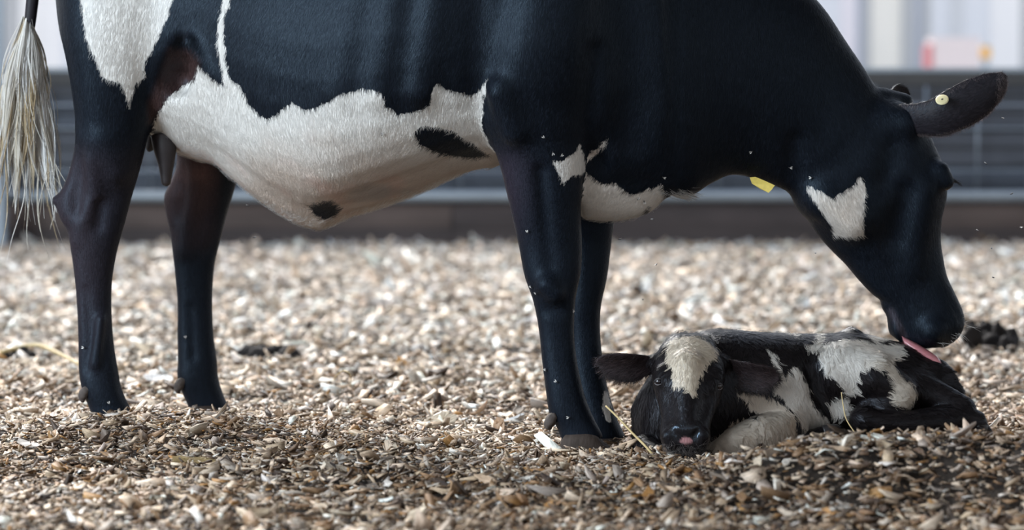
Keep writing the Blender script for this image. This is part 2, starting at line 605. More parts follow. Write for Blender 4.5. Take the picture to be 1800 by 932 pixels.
# ------------------------------------------------------------------ ground
def ground_h(x, y):
    x = np.asarray(x, float); y = np.asarray(y, float)
    p = np.stack([x, y, np.zeros_like(x)], -1).reshape(-1, 3)
    n = (0.010 * vnoise(p, 3.1, 3) + 0.007 * vnoise(p, 8.0, 4) + 0.004 * vnoise(p, 17.0, 5)).reshape(x.shape)
    # kept level where the animals stand and lie
    g = n * 0.9
    g = g + 0.045 * np.exp(-((x + 0.95) / 0.50) ** 2 - ((y - 0.16) / 0.30) ** 2)      # bank in front of the hind feet
    g = g + 0.115 * smooth(0.2, 0.75, x) * np.exp(-((y + 0.85) / 0.30) ** 2)      # bank in front of the calf
    g = g + 0.018 * np.exp(-((x + 0.30) / 0.50) ** 2 - ((y + 0.30) / 0.25) ** 2)
    g = g - 0.016 * np.exp(-((x - 0.18) / 0.13) ** 2 - ((y + 0.06) / 0.16) ** 2) - 0.014 * np.exp(-((x - 0.42) / 0.16) ** 2 - ((y + 0.27) / 0.13) ** 2)
    g = g + 0.03 * smooth(5, 9, y)
    return g


def build_floor():
    xs = np.linspace(-8.0, 8.0, 220); ys = np.linspace(-7.5, 10.4, 260)
    X, Y = np.meshgrid(xs, ys, indexing='ij')
    Z = ground_h(X, Y) - 0.004
    V = np.stack([X, Y, Z], -1).reshape(-1, 3)
    i, j = np.meshgrid(np.arange(len(xs) - 1), np.arange(len(ys) - 1), indexing='ij')
    a = (i * len(ys) + j).ravel()
    F = np.stack([a, a + len(ys), a + len(ys) + 1, a + 1], 1)
    o = link('floor', mesh_data('floor', V, F, True, M_soil))
    o['kind'] = 'structure'
    return o


PAL = np.array([(.73, .575, .430), (.54, .395, .265), (.30, .175, .090), (.44, .36, .295), (.070, .042, .026), (.42, .215, .070), (.90, .81, .71), (.18, .112, .068)])


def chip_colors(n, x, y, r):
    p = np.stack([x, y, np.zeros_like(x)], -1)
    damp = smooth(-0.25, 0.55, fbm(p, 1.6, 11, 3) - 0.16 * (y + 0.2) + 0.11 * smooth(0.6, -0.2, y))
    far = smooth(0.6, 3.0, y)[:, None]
    dry = np.array([.34, .24, .10, .10, .05, .02, .11, .04]) * (1 - far) + np.array([.38, .11, .02, .06, .012, .0, .42, .006]) * far  # far mix weighted paler: brighter light at the back painted into chip colour
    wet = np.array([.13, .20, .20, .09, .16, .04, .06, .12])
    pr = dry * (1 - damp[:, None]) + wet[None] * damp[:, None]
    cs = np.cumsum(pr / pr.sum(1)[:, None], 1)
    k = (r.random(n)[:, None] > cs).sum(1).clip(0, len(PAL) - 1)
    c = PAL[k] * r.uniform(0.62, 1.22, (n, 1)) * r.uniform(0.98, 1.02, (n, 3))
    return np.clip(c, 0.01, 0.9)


def rot_frames(n, r, tilt):
    yaw = r.uniform(0, 2 * np.pi, n); tl = np.abs(r.normal(0, tilt, n)); ta = r.uniform(0, 2 * np.pi, n)
    c, s = np.cos(yaw), np.sin(yaw)
    ax = np.stack([c, s, np.zeros(n)], 1); ay = np.stack([-s, c, np.zeros(n)], 1); az = np.tile([0, 0, 1.0], (n, 1))
    k = np.stack([np.cos(ta), np.sin(ta), np.zeros(n)], 1)

    def rv(v):
        ct, st = np.cos(tl)[:, None], np.sin(tl)[:, None]
        return v * ct + np.cross(k, v) * st + k * (k * v).sum(1)[:, None] * (1 - ct)
    return rv(ax), rv(ay), rv(az)


def chip_shapes(n, L, W, T, r):
    """splintery six-sided plates: local verts (n,12,3)"""
    px = np.array([-1.0, -0.88, 0.1, 0.92, 1.0, -0.1]) * 0.5
    py = np.array([-0.55, 0.75, 0.95, 0.7, -0.65, -0.95]) * 0.5
    lx = px[None] * L[:, None] * (1 + r.uniform(-0.30, 0.22, (n, 6)))
    ly = py[None] * W[:, None] * (1 + r.uniform(-0.45, 0.45, (n, 6)))
    bend = r.normal(0, 0.13, n)[:, None] * L[:, None] * (4 * (lx / L[:, None]) ** 2)
    tw = r.normal(0, 0.5, n)[:, None] * ly * (lx / L[:, None])
    th = T[:, None] * r.uniform(0.45, 1.2, (n, 6)) * 0.5
    top = np.stack([lx, ly, bend + tw + th], -1)
    bot = np.stack([lx * r.uniform(0.86, 1.06, (n, 6)), ly, bend + tw - th], -1)
    return np.concatenate([top, bot], 1)


CHIP_F = [(0, 5, 4, 3, 2, 1), (6, 7, 8, 9, 10, 11)] + [(i, (i + 1) % 6, 6 + (i + 1) % 6, 6 + i) for i in range(6)]


def chip_block(name, bands, med, sig, lo, hi, wr, tilt, four, r, zmax):
    xs, ys = [], []
    for y0, y1, dens in bands:
        n = int(dens * (y1 - y0) * 2 * (0.18 * ((y0 + y1) / 2 + 7) + 1.5))
        y = r.uniform(y0, y1, n); x = r.uniform(-1, 1, n) * (0.18 * (y + 7) + 1.5)
        keep = (np.abs(x) < 0.18 * (y + 7) + 0.3) | (r.random(n) < 0.3)      # thinner cover beyond the pen's middle
        x, y = x[keep], y[keep]
        xs.append(x); ys.append(y)
    x = np.concatenate(xs); y = np.concatenate(ys); n = len(x)
    L = np.clip(np.exp(r.normal(math.log(med), sig, n)), lo, hi)
    L *= 1 + 0.75 * smooth(0.8, 5, y)
    W = np.clip(L * r.uniform(wr[0], wr[1], n), 0.0022, 0.032)
    T = np.clip(L * r.uniform(0.06, 0.17, n), 0.001, 0.006)
    S = chip_shapes(n, L, W, T, r)
    if four:
        S = S[:, [0, 1, 3, 4, 6, 7, 9, 10]]
    nv = S.shape[1]; h = nv // 2
    faces = [tuple(range(h))[::-1], tuple(range(h, nv))] + [(i, (i + 1) % h, h + (i + 1) % h, h + i) for i in range(h)]
    ax, ay, az = rot_frames(n, r, tilt)
    lift = np.abs(ax[:, 2]) * L * 0.32 + np.abs(ay[:, 2]) * W * 0.3
    z = ground_h(x, y) + lift + r.uniform(0.0, zmax, n) * 1.4
    V = S[..., 0:1] * ax[:, None] + S[..., 1:2] * ay[:, None] + S[..., 2:3] * az[:, None] + np.stack([x, y, z], 1)[:, None]
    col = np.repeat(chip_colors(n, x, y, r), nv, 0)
    gr = (S * np.array([55, 420, 420.0]) + r.uniform(0, 50, (n, 1, 3))).reshape(-1, 3)
    tot = np.array([len(f) for f in faces]); flat = np.concatenate([np.array(f) for f in faces])
    li = (flat[None] + nv * np.arange(n)[:, None]).ravel()
    return V.reshape(-1, 3), li, np.tile(tot, n), col, gr


def build_chips(floor):
    r = np.random.default_rng(21)
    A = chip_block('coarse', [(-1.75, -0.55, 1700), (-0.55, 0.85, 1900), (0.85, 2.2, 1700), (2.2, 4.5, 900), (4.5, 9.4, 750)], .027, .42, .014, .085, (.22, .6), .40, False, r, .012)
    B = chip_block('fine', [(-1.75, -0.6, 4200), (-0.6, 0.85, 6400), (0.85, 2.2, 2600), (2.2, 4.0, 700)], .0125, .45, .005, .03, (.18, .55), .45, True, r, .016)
    n0 = len(A[0])
    V = np.concatenate([A[0], B[0]]); li = np.concatenate([A[1], B[1] + n0]).astype(np.int32); lt = np.concatenate([A[2], B[2]]).astype(np.int32)
    ls = np.concatenate([[0], np.cumsum(lt)[:-1]]).astype(np.int32)
    m = bpy.data.meshes.new('wood_chip_bedding')
    m.vertices.add(len(V)); m.vertices.foreach_set('co', V.astype(np.float32).ravel())
    m.loops.add(len(li)); m.polygons.add(len(lt))
    m.loops.foreach_set('vertex_index', li)
    m.polygons.foreach_set('loop_start', ls); m.polygons.foreach_set('loop_total', lt)
    m.update(calc_edges=True)
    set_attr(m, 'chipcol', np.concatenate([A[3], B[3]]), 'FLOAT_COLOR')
    set_attr(m, 'grain', np.concatenate([A[4], B[4]]), 'FLOAT_VECTOR')
    m.materials.append(M_chip)
    o = link('wood_chip_bedding', m)
    tag(o, 'deep carpet of pale and brown wood chips covering the whole barn floor', 'bedding', kind='stuff')
    return o


def build_single_chips():
    """the 300 largest chips of the foreground, each one an object"""
    r = np.random.default_rng(33)
    nv = 14
    L = np.linspace(0.034, 0.062, nv) * r.uniform(0.9, 1.1, nv); W = L * r.uniform(0.28, 0.55, nv); T = np.clip(L * 0.1, 0.003, 0.006)
    S = chip_shapes(nv, L, W, T, r)
    meshes = []
    for k in range(nv):
        m = mesh_data('wood_chip', S[k], [tuple(f) for f in CHIP_F], False, M_chip1)
        set_attr(m, 'grain', S[k] * np.array([55, 420, 420.0]) + r.uniform(0, 50, (1, 3)), 'FLOAT_VECTOR')
        meshes.append(m)
    n = 300
    v = 735 + (925 - 735) * r.random(n) ** 0.8; u = r.uniform(10, 1790, n)
    # free of the animals' own ground
    for i in range(n):
        while (1090 < u[i] < 1480 and v[i] < 845) or (1480 <= u[i] < 1770 and v[i] < 785) or (960 < u[i] < 1120 and v[i] < 800) or (140 < u[i] < 300 and v[i] < 770) or (310 < u[i] < 430 and v[i] < 745):
            u[i] = r.uniform(10, 1790); v[i] = 735 + 190 * r.random() ** 0.8
    y = CAM[1] + FPX * CAM[2] / (v - 183.0)
    x = (u - 900) / FPX * (y + 7)
    # walk the point to where the sight line meets the uneven bedding
    z = ground_h(x, y)
    for _ in range(6):
        y = CAM[1] + FPX * (CAM[2] - z) / (v - 183.0); x = (u - 900) / FPX * (y + 7); z = ground_h(x, y)
    ax, ay, az = rot_frames(n, r, 0.3)
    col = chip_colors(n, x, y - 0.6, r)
    for i in range(n):
        k = int(r.integers(nv))
        o = bpy.data.objects.new('wood_chip', meshes[k]); COL.objects.link(o)
        M = Matrix((ax[i], ay[i], az[i])).transposed().to_4x4()
        lift = abs(ax[i][2]) * L[k] * 0.35 + abs(ay[i][2]) * W[k] * 0.35
        M.translation = Vector((x[i], y[i], z[i] + lift + 0.011))
        o.matrix_world = M
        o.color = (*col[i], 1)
        tag(o, 'splintered wood chip lying loose on top of the foreground bedding', 'wood chip', 'loose wood chips on the foreground bedding')


# ------------------------------------------------------------------ barn side and what is beyond
WB = 9.6


def zat(v, w):
    return float(P(900, v, w)[2])


def xat(u, w):
    return float(P(u, 466, w)[0])


def plank(parent, x0, x1, y0, y1, z0, z1, mat, r, name='plank'):
    V, F = box_mesh(x0 + .004, x1 - .004, y0, y1, z0, z1)
    V = V + r.normal(0, 0.002, V.shape)
    return link(name, mesh_data(name, V, F, False, mat), parent)


def build_barn():
    r = np.random.default_rng(5)
    kick = [simple_mat('kick_board_%d' % k, c, 0.7, 0.8, 2.2, 0.3, stretch=(1, 1, 3)) for k, c in
            enumerate([(0.060, 0.042, 0.040), (0.050, 0.038, 0.039), (0.068, 0.050, 0.046), (0.105, 0.074, 0.062)])]
    slate = [simple_mat('slate_board_%d' % k, c, 0.6, 0.35, 4.0, 0.3, stretch=(1, 1, 4)) for k, c in
             enumerate([(0.060, 0.072, 0.094), (0.048, 0.058, 0.078), (0.070, 0.076, 0.092)])]
    M_rail = simple_mat('worn_galvanised_pipe', (0.30, 0.33, 0.35), 0.45, 0.25, 6, 0.1, metallic=0.3)
    M_beam = simple_mat('dark_top_beam', (0.06, 0.058, 0.056), 0.7, 0.3, 5, 0.2)
    M_post = simple_mat('pale_steel_post', (0.33, 0.38, 0.42), 0.5, 0.2, 6, 0.1)
    wall = bpy.data.objects.new('wall_back', None); COL.objects.link(wall); wall.location = (0, WB, 0); wall['kind'] = 'structure'
    X0, X1 = -8.0, 8.0
    cuts = [X0, -5.4, -3.05, -0.35, 2.1, 4.9, X1]
    # two kick boards
    for v0, v1 in ((402, 460), (358, 401)):
        for a, b in zip(cuts[:-1], cuts[1:]):
            a2 = a + r.uniform(-.15, .15) if a > X0 else a
            plank(wall, a, b, WB, WB + .05, zat(v0, WB), zat(v1, WB), kick[int(r.integers(2)) + (1 if v0 > 390 else 2)], r)
    # slatted boards above the pipe
    vs_ = [352, 322, 292, 262, 232, 200, 170, 148]
    for i in range(len(vs_) - 1):
        for a, b in zip(cuts[:-1], cuts[1:]):
            plank(wall, a, b, WB + .04, WB + .075, zat(vs_[i] - 3, WB), zat(vs_[i + 1] + 2, WB), slate[int(r.integers(3))], r)
    plank(wall, X0, X1, WB + .076, WB + .095, 0.0, zat(140, WB), M_beam, r, 'backing_board')
    # backing posts and the beam on top
    for ux in (X0, -4.8, -2.05, 0.4, 2.85, 5.4, X1):
        plank(wall, ux - .06, ux + .06, WB + .08, WB + .18, 0.0, zat(130, WB), M_beam, r, 'post')
    plank(wall, X0, X1, WB - .02, WB + .10, zat(149, WB), zat(127, WB), M_beam, r, 'top_beam')
    plank(wall, X0, X1, WB - .02, WB + .10, zat(126.5, WB), zat(119, WB), M_post, r, 'cap_rail')
    # unseen roof added to shade the pen, cut short so the back gets sky
    M_roof = simple_mat('roof_underside', (0.30, 0.28, 0.26), 0.8, 0.2, 2, 0.1)
    V, F = box_mesh(-16, 16, -16, 2.4, 4.6, 4.75)
    roof = link('shade_roof', mesh_data('shade_roof', V, F, False, M_roof)); roof['kind'] = 'structure'
    # pipe rail
    z = zat(346, WB - .2)
    V, F = tube([(X0, WB - .2, z), (0, WB - .2, z + .003), (X1, WB - .2, z)], 0.036, 12)
    rail = link('pipe_rail', mesh_data('pipe_rail', V, F, True, M_rail))
    tag(rail, 'pale grey steel pipe rail running the length of the barn side above the kick boards', 'rail')
    for ux in (-3.2, 3.2):
        V, F = tube([(ux, WB - .2, z), (ux, WB + .03, z)], 0.015, 8)
        link('rail_bracket', mesh_data('rail_bracket', V, F, True, M_rail), rail)
    # wire panel hung on the boards
    wp = root('wire_panel', (0, WB - .08, 0), 'thin upright steel wires of the mesh panel in front of the dark barn boards', 'mesh panel')
    M_wire = simple_mat('bright_wire', (0.26, 0.30, 0.34), 0.4, 0.2, 10, 0, metallic=0.4)
    for ux in np.arange(-7.8, 7.81, 0.30):
        V, F = tube([(ux, WB - .08, zat(335, WB)), (ux, WB - .08, zat(152, WB))], 0.008, 6)
        link('wire', mesh_data('wire', V, F, True, M_wire), wp)
    for vv in (300, 226, 185):
        V, F = tube([(X0, WB - .095, zat(vv, WB)), (X1, WB - .095, zat(vv, WB))], 0.007, 6)
        link('wire', mesh_data('wire', V, F, True, M_wire), wp)
    # barn post at the left edge of the view
    xx = xat(0, WB - .4)
    V, F = box_mesh(xx - .10, xx + .035, WB - .45, WB - .35, 0, 3.4)
    tag(link('barn_post', mesh_data('barn_post', V, F, False, M_post)), 'pale steel barn post beside the tail', 'post')
    # outside: ground, a pale curtain-sided shed, a parked trailer
    M_yard = simple_mat('pale_gravel_yard', (0.62, 0.60, 0.57), 0.9, 0.15, 2, 0.2)
    V, F = box_mesh(-40, 40, WB + .4, 80, -0.25, -0.05)
    yard = link('ground_outside', mesh_data('ground_outside', V, F, False, M_yard)); yard['kind'] = 'structure'
    WS = 34.0
    shed = root('shed', (0, WS, 0), 'pale sheet clad shed standing outside beyond the barn wall', 'shed')
    pals = [(.86, .80, .82), (.50, .50, .50), (.92, .87, .78), (.52, .54, .60), (.80, .80, .82), (.68, .68, .69), (.93, .90, .88)]
    mats = [simple_mat('shed_sheet_%d' % k, c, 0.7, 0.05, 1, 0) for k, c in enumerate(pals)]
    M_dark = simple_mat('shed_gap', (0.30, 0.33, 0.37), 0.8, 0.2, 1, 0)
    edges = [(-60, 12, 5), (12, 40, 1), (40, 72, 6), (72, 112, 6), (112, 500, 4), (500, 1000, 2), (1000, 1420, 6), (1420, 1475, 4), (1475, 1502, 0), (1502, 1514, 3), (1514, 1528, 1), (1528, 1582, 2), (1582, 1604, 1),
             (1604, 1618, 3), (1618, 1632, 1), (1632, 1666, 4), (1666, 1690, 5), (1690, 1738, 4), (1738, 1790, 6), (1790, 1812, 1), (1812, 1900, 2)]
    for k, (u0, u1, c) in enumerate(edges):
        V, F = box_mesh(xat(u0, WS), xat(u1, WS), WS + .04 * (k % 2), WS + .4, 0, 4.6)
        link('wall_sheet', mesh_data('wall_sheet', V, F, False, mats[c]), shed)
    V, F = box_mesh(xat(-70, WS), xat(1910, WS), WS - .3, WS + 8, 4.6, 4.75)
    link('shed_roof', mesh_data('shed_roof', V, F, False, M_dark), shed)
    WT = 24.0
    M_white = simple_mat('pinkish_white_panel', (0.72, 0.63, 0.62), 0.5, 0.06, 1, 0)
    M_red = simple_mat('red_panel', (0.52, 0.17, 0.18), 0.5, 0.15, 1, 0)
    M_rub = simple_mat('tyre_rubber', (0.05, 0.045, 0.05), 0.8, 0.2, 10, 0)
    M_or = simple_mat('orange_panel', (0.80, 0.42, 0.08), 0.5, 0.1, 1, 0)
    x0, x1 = xat(1625, WT), xat(1720, WT)
    z0, z1 = 0.42, zat(66, WT)
    tr = root('trailer', ((x0 + x1) / 2, WT, 0), 'blurred pinkish white trailer with a red end parked beyond the barn wall', 'trailer')
    V, F = box_mesh(x0 + .07, x1, WT, WT + .5, z0, z1); link('body', mesh_data('body', V, F, False, M_white), tr)
    V, F = box_mesh(x0 + .02, x0 + .07, WT - .02, WT + .40, z0 + .1, z1 - .08); link('end_panel', mesh_data('end_panel', V, F, False, M_red), tr)
    for sx in (x0 + .25, x1 - .12):
        V, F = tube([(sx, WT + .1, 0.17), (sx, WT + .25, 0.17)], 0.22, 16); link('wheel', mesh_data('wheel', V, F, True, M_rub), tr)
    V, F = tube([(xat(1729, 23), 23, -0.06), (xat(1729, 23), 23, zat(112, 23)), (xat(1729, 23), 23, zat(80, 23))], [.02, .035, .04], 10)
    bl = link('marker_post', mesh_data('marker_post', V, F, True, M_post)); tag(bl, 'slim marker post with an orange head standing outside right of the trailer', 'marker')
    V, F = tube([(xat(1729, 23), 23, zat(103, 23)), (xat(1729, 23), 23, zat(82, 23))], 0.055, 12)
    link('orange_head', mesh_data('orange_head', V, F, True, M_or), bl)


floor = build_floor()
build_barn()
build_chips(floor)
build_single_chips()


def vnormals_tube(V):
    d = V - V.mean(0)
    return d / (np.linalg.norm(d, axis=1)[:, None] + 1e-9)


# ------------------------------------------------------------------ the cow
def build_cow():
    s = Sculpt((-1.38, -0.62, -0.03), (1.36, 1.05, 1.50), 0.0065, 10)
    TR, HN, HF, FN, FF, BR, HD, UD, KL = 0, 1, 2, 3, 4, 5, 6, 7, 8
    # barrel: top line / belly line
    s.loft([
        (100, -120, 104, 20, .44, .06), (122, -170, 122, 100, .44, .16), (170, -205, 175, 170, .43, .22), (230, -225, 235, 215, .42, .245),
        (300, -222, 302, 245, .40, .25), (380, -214, 388, 278, .36, .275), (470, -210, 472, 338, .31, .31),
        (560, -208, 562, 372, .26, .33), (650, -206, 652, 350, .21, .335), (735, -206, 735, 320, .17, .325),
        (815, -214, 815, 290, .13, .30), (900, -226, 905, 278, .09, .265), (990, -232, 1000, 290, .06, .235), (1070, -228, 1085, 300, .05, .20), (1150, -200, 1160, 310, .05, .15)],
        k=.02, cid=TR, n=2.25)
    # navel fold
    s.loft([(400, 240, 405, 300, .345, .05), (440, 270, 450, 340, .32, .07), (500, 290, 512, 384, .29, .07), (545, 300, 556, 400, .265, .05), (575, 300, 574, 397, .25, .05),
            (610, 300, 610, 375, .235, .07), (660, 290, 660, 360, .21, .09), (730, 270, 730, 334, .175, .09), (785, 250, 785, 307, .15, .08), (825, 240, 825, 288, .12, .06), (866, 230, 866, 281, .11, .05)],
           k=.07, cid=KL, n=1.8)
    # udder
    s.loft([(262, 150, 262, 215, .42, .05), (275, 130, 280, 243, .42, .10), (312, 120, 315, 268, .41, .13), (352, 130, 352, 281, .39, .13), (388, 150, 388, 286, .36, .11), (420, 180, 420, 300, .34, .08)],
           k=.035, cid=UD)
    # hind legs
    s.loft([(120, -150, 330, -140, .34, .10), (106, -60, 338, -60, .31, .13), (106, 0, 335, 10, .295, .14), (109, 60, 318, 70, .29, .135), (119, 111, 292, 125, .285, .12),
            (129, 171, 277, 180, .285, .105), (134, 227, 261, 235, .29, .09), (129, 275, 251, 278, .295, .075), (116, 317, 240, 318, .30, .058), (100, 352, 232, 345, .30, .05),
            (104, 380, 222, 383, .30, .05), (119, 408, 214, 412, .30, .048), (125, 440, 206, 440, .30, .045), (132, 493, 197, 493, .30, .036), (136, 546, 196, 550, .30, .033),
            (138, 600, 200, 606, .30, .036), (139, 650, 208, 656, .30, .043), (144, 682, 214, 686, .30, .047), (155, 712, 228, 716, .30, .045), (163, 735, 243, 737, .30, .046), (166, 752, 254, 752, .30, .048)],
           k=.02, cid=HN)
    s.loft([(285, 60, 440, 80, .50, .10), (296, 160, 440, 170, .53, .10), (305, 230, 436, 240, .55, .09), (312, 281, 424, 288, .56, .075), (302, 316, 416, 320, .57, .062), (289, 343, 407, 350, .575, .055), (291, 372, 399, 376, .58, .052),
            (300, 416, 389, 416, .58, .05), (306, 463, 377, 466, .58, .042), (312, 528, 373, 528, .58, .036), (312, 587, 375, 587, .58, .036), (313, 634, 381, 634, .58, .042),
            (312, 662, 383, 662, .58, .046), (321, 691, 390, 688, .58, .045), (332, 717, 402, 715, .58, .046), (334, 728, 410, 728, .58, .047)],
           k=.03, cid=HF)
    # shoulders and fore legs
    s.loft([(905, -190, 1060, -190, .02, .10), (880, -110, 1080, -110, -.02, .14), (862, -20, 1078, -20, -.05, .155), (848, 70, 1065, 70, -.06, .155), (839, 140, 1052, 145, -.06, .14),
            (837, 185, 1043, 190, -.06, .12), (848, 222, 1036, 228, -.06, .105), (861, 246, 1031, 256, -.055, .095), (876, 282, 1027, 300, -.05, .086), (889, 332, 1022, 340, -.05, .074),
            (900, 380, 1021, 380, -.045, .066), (912, 432, 1023, 430, -.04, .058), (922, 485, 1021, 478, -.04, .054), (937, 528, 1012, 522, -.04, .048), (947, 578, 1009, 569, -.04, .040),
            (953, 635, 1012, 622, -.04, .040), (960, 690, 1026, 690, -.04, .047), (966, 728, 1042, 732, -.04, .048), (979, 752, 1054, 754, -.04, .046), (987, 774, 1062, 772, -.04, .050)],
           k=.018, cid=FN)
    s.loft([(960, 100, 1110, 100, .18, .12), (965, 200, 1100, 200, .18, .11), (972, 300, 1088, 300, .17, .09), (985, 393, 1079, 393, .16, .064), (998, 430, 1075, 424, .16, .056), (1000, 487, 1067, 487, .155, .053), (1000, 540, 1056, 540, .15, .045),
            (1001, 588, 1055, 588, .15, .039), (1004, 644, 1061, 644, .145, .040), (1014, 690, 1070, 690, .14, .047), (1030, 735, 1086, 739, .13, .048), (1042, 768, 1104, 775, .13, .050)],
           k=.03, cid=FF)
    # brisket
    s.loft([(985, 140, 985, 300, .05, .10), (1020, 120, 1020, 375, .05, .105), (1050, 100, 1050, 387, .05, .10), (1085, 80, 1085, 388, .05, .09), (1122, 80, 1122, 381, .05, .075), (1150, 100, 1152, 366, .05, .06), (1170, 140, 1172, 342, .05, .05)],
           k=.02, cid=BR, n=2.0)
    # neck and head as one tapering run
    s.loft([(1010, -225, 1075, 330, .05, .20), (1110, -210, 1150, 338, .05, .165), (1190, -172, 1212, 343, .06, .135), (1280, -118, 1250, 322, .08, .12), (1365, -58, 1290, 306, .10, .112), (1437, 2, 1342, 318, .12, .105), (1490, 78, 1380, 334, .135, .098),
            (1528, 135, 1396, 350, .14, .095), (1556, 182, 1406, 362, .145, .092), (1585, 214, 1414, 372, .15, .090)], k=.03, cid=HD, n=2.1)
    s.loft([(1600, 195, 1440, 250, .15, .075), (1628, 228, 1402, 345, .15, .096), (1645, 262, 1412, 372, .155, .100), (1660, 300, 1424, 393, .16, .100), (1664, 338, 1440, 416, .165, .094), (1655, 385, 1462, 440, .17, .082),
            (1653, 420, 1486, 464, .175, .072), (1657, 452, 1508, 490, .175, .064), (1664, 485, 1532, 515, .175, .060), (1676, 512, 1560, 536, .175, .060), (1690, 543, 1580, 560, .175, .064), (1694, 568, 1588, 582, .175, .064),
            (1684, 592, 1597, 601, .175, .054), (1662, 608, 1614, 610, .175, .030)], k=.03, cid=HD, n=2.2)
    # lower jaw behind the lip line
    s.limb([(1560, 532, .18, 12), (1574, 552, .18, 15), (1578, 576, .18, 16), (1588, 592, .18, 11)], k=.006, cid=HD, flat=1.8)
    s.limb([(1568, 542, .13, 2.5), (1583, 572, .13, 3.5), (1597, 603, .135, 3.5)], k=.006, op='sub', flat=3.0)
    # cheek, brow, nose bone, nostril, lips
    s.limb([(1450, 350, .085, 30), (1500, 380, .088, 34)], k=.05, cid=HD)
    s.limb([(1652, 300, .10, 16), (1664, 318, .10, 13)], k=.02, cid=HD)
    s.limb([(1626, 330, .096, 11), (1610, 430, .121, 11), (1604, 470, .130, 10)], k=.05, cid=HD)
    s.limb([(1575, 250, .045, 9), (1560, 320, .052, 8)], k=.05, op='sub')
    s.limb([(1592, 340, .062, 8), (1572, 420, .084, 8)], k=.05, op='sub')
    s.limb([(1640, 578, .125, 24)], k=.02, cid=HD)
    s.limb([(1668, 530, .125, 3.5), (1682, 548, .128, 4), (1688, 562, .135, 3)], k=.008, op='sub')
    # ear root and poll
    s.limb([(1565, 208, .115, 29), (1592, 212, .090, 24)], k=.05, cid=HD)
    s.limb([(1555, 172, .15, 16), (1590, 178, .17, 14)], k=.03, cid=HD)
    # --- surface anatomy
    # gaskin tendon groove and shin of the near hind leg
    s.limb([(143, 262, .232, 5), (140, 300, .238, 9), (130, 345, .246, 8), (138, 372, .252, 4)], k=.03, op='sub')
    s.limb([(150, 225, .255, 7), (160, 280, .240, 8), (168, 345, .252, 8), (150, 385, .266, 7), (138, 420, .276, 5)], k=.03, cid=HN)
    s.limb([(182, 245, .232, 16), (205, 300, .250, 13)], k=.04, cid=HN)
    s.limb([(178, 360, .245, 7), (172, 400, .25, 6)], k=.02, op='sub')
    s.limb([(150, 510, .264, 5), (160, 600, .264, 5), (150, 650, .262, 5)], k=.012, op='sub')
    s.limb([(178, 560, .264, 8), (168, 640, .258, 8)], k=.012, cid=HN)
    s.limb([(100, 352, .30, 9)], k=.015, cid=HN)
    # inner side of the far hock
    s.limb([(326, 300, .50, 7), (330, 345, .512, 8), (318, 385, .525, 6)], k=.02, op='sub')
    s.limb([(345, 270, .500, 9), (344, 340, .520, 10), (332, 400, .538, 8), (326, 440, .545, 6)], k=.035, cid=HF)
    s.limb([(385, 400, .535, 7), (370, 440, .54, 5)], k=.02, op='sub')
    s.limb([(335, 540, .546, 4), (340, 630, .542, 4)], k=.012, op='sub')
    # flank fold: pouch between thigh and udder
    s.limb([(322, 75, .14, 9), (300, 118, .155, 12), (280, 165, .18, 10), (268, 205, .19, 7)], k=.03, op='sub')
    s.limb([(325, 120, .17, 20), (318, 140, .20, 22)], k=.05, op='sub')
    s.limb([(330, 70, .10, 6), (352, 100, .105, 7), (378, 130, .105, 7), (398, 152, .105, 5)], k=.035, cid=TR)
    # ribs and shoulder forms
    for uu, ww in ((760, -.155), (690, -.125), (620, -.08)):
        s.limb([(uu + 15, -60, ww + .022, 14), (uu, 60, ww + .02, 13), (uu - 20, 160, ww + .026, 10)], k=.06, op='add', cid=TR)
    s.limb([(842, -40, -.200, 12), (838, 60, -.190, 12), (834, 130, -.178, 11), (836, 190, -.150, 8)], k=.05, op='sub')
    s.limb([(880, 160, -.17, 20), (905, 230, -.145, 18)], k=.04, cid=FN)
    s.limb([(950, 300, -.13, 6), (960, 400, -.108, 6), (968, 470, -.10, 4)], k=.025, op='sub')
    s.limb([(1050, 90, -.17, 10), (1044, 180, -.15, 9), (1034, 250, -.13, 8), (1026, 310, -.11, 6)], k=.025, op='sub')
    s.limb([(962, 500, -.088, 18), (975, 515, -.088, 16)], k=.02, cid=FN)
    s.limb([(960, 545, -.088, 7), (990, 548, -.088, 6)], k=.02, op='sub')
    # neck: shoulder hollow and jaw edge
    s.limb([(1100, -80, -.185, 24), (1110, 40, -.172, 26), (1120, 160, -.152, 26), (1105, 250, -.125, 20)], k=.09, op='sub')
    s.limb([(1400, 250, .03, 7), (1392, 320, .05, 6)], k=.04, op='sub')
    s.blur(1)
    V, Q, comp = s.mesh()
    N = vnormals(V, Q)
    u, v = proj(V)

    # ---------------- markings
    W1 = [(160, -130), (148, -80), (142, 0), (146, 30), (153, 74), (170, 109), (178, 133), (192, 143), (207, 143), (220, 158), (226, 194), (231, 173), (237, 148), (257, 136), (252, 118), (267, 89), (286, 49), (296, 25), (305, 0), (312, -50), (290, -105), (230, -150)]
    W2 = [(403, -200), (392, 0), (382, 49), (384, 89), (390, 128), (396, 153), (375, 140), (348, 116), (341, 141), (306, 163), (291, 178), (281, 195), (268, 215), (252, 240), (262, 300), (380, 330), (470, 420), (570, 440), (700, 400), (860, 330), (900, 290), (900, 140), (870, 120), (839, 163), (822, 168),
          (784, 158), (770, 146), (761, 156), (756, 186), (728, 196), (699, 201), (676, 186), (671, 163), (638, 156), (600, 165), (553, 191), (534, 194), (513, 179), (492, 198), (468, 210), (456, 203), (435, 179), (423, 151), (405, 138), (397, 109), (393, 64), (396, 30), (406, 0), (418, -200)]
    B1 = [(728, 231), (742, 222), (775, 224), (803, 236), (827, 250), (862, 275), (822, 278), (789, 274), (756, 264), (735, 250)]
    B2 = [(544, 361), (562, 354), (586, 352), (605, 366), (596, 378), (572, 387), (553, 378)]
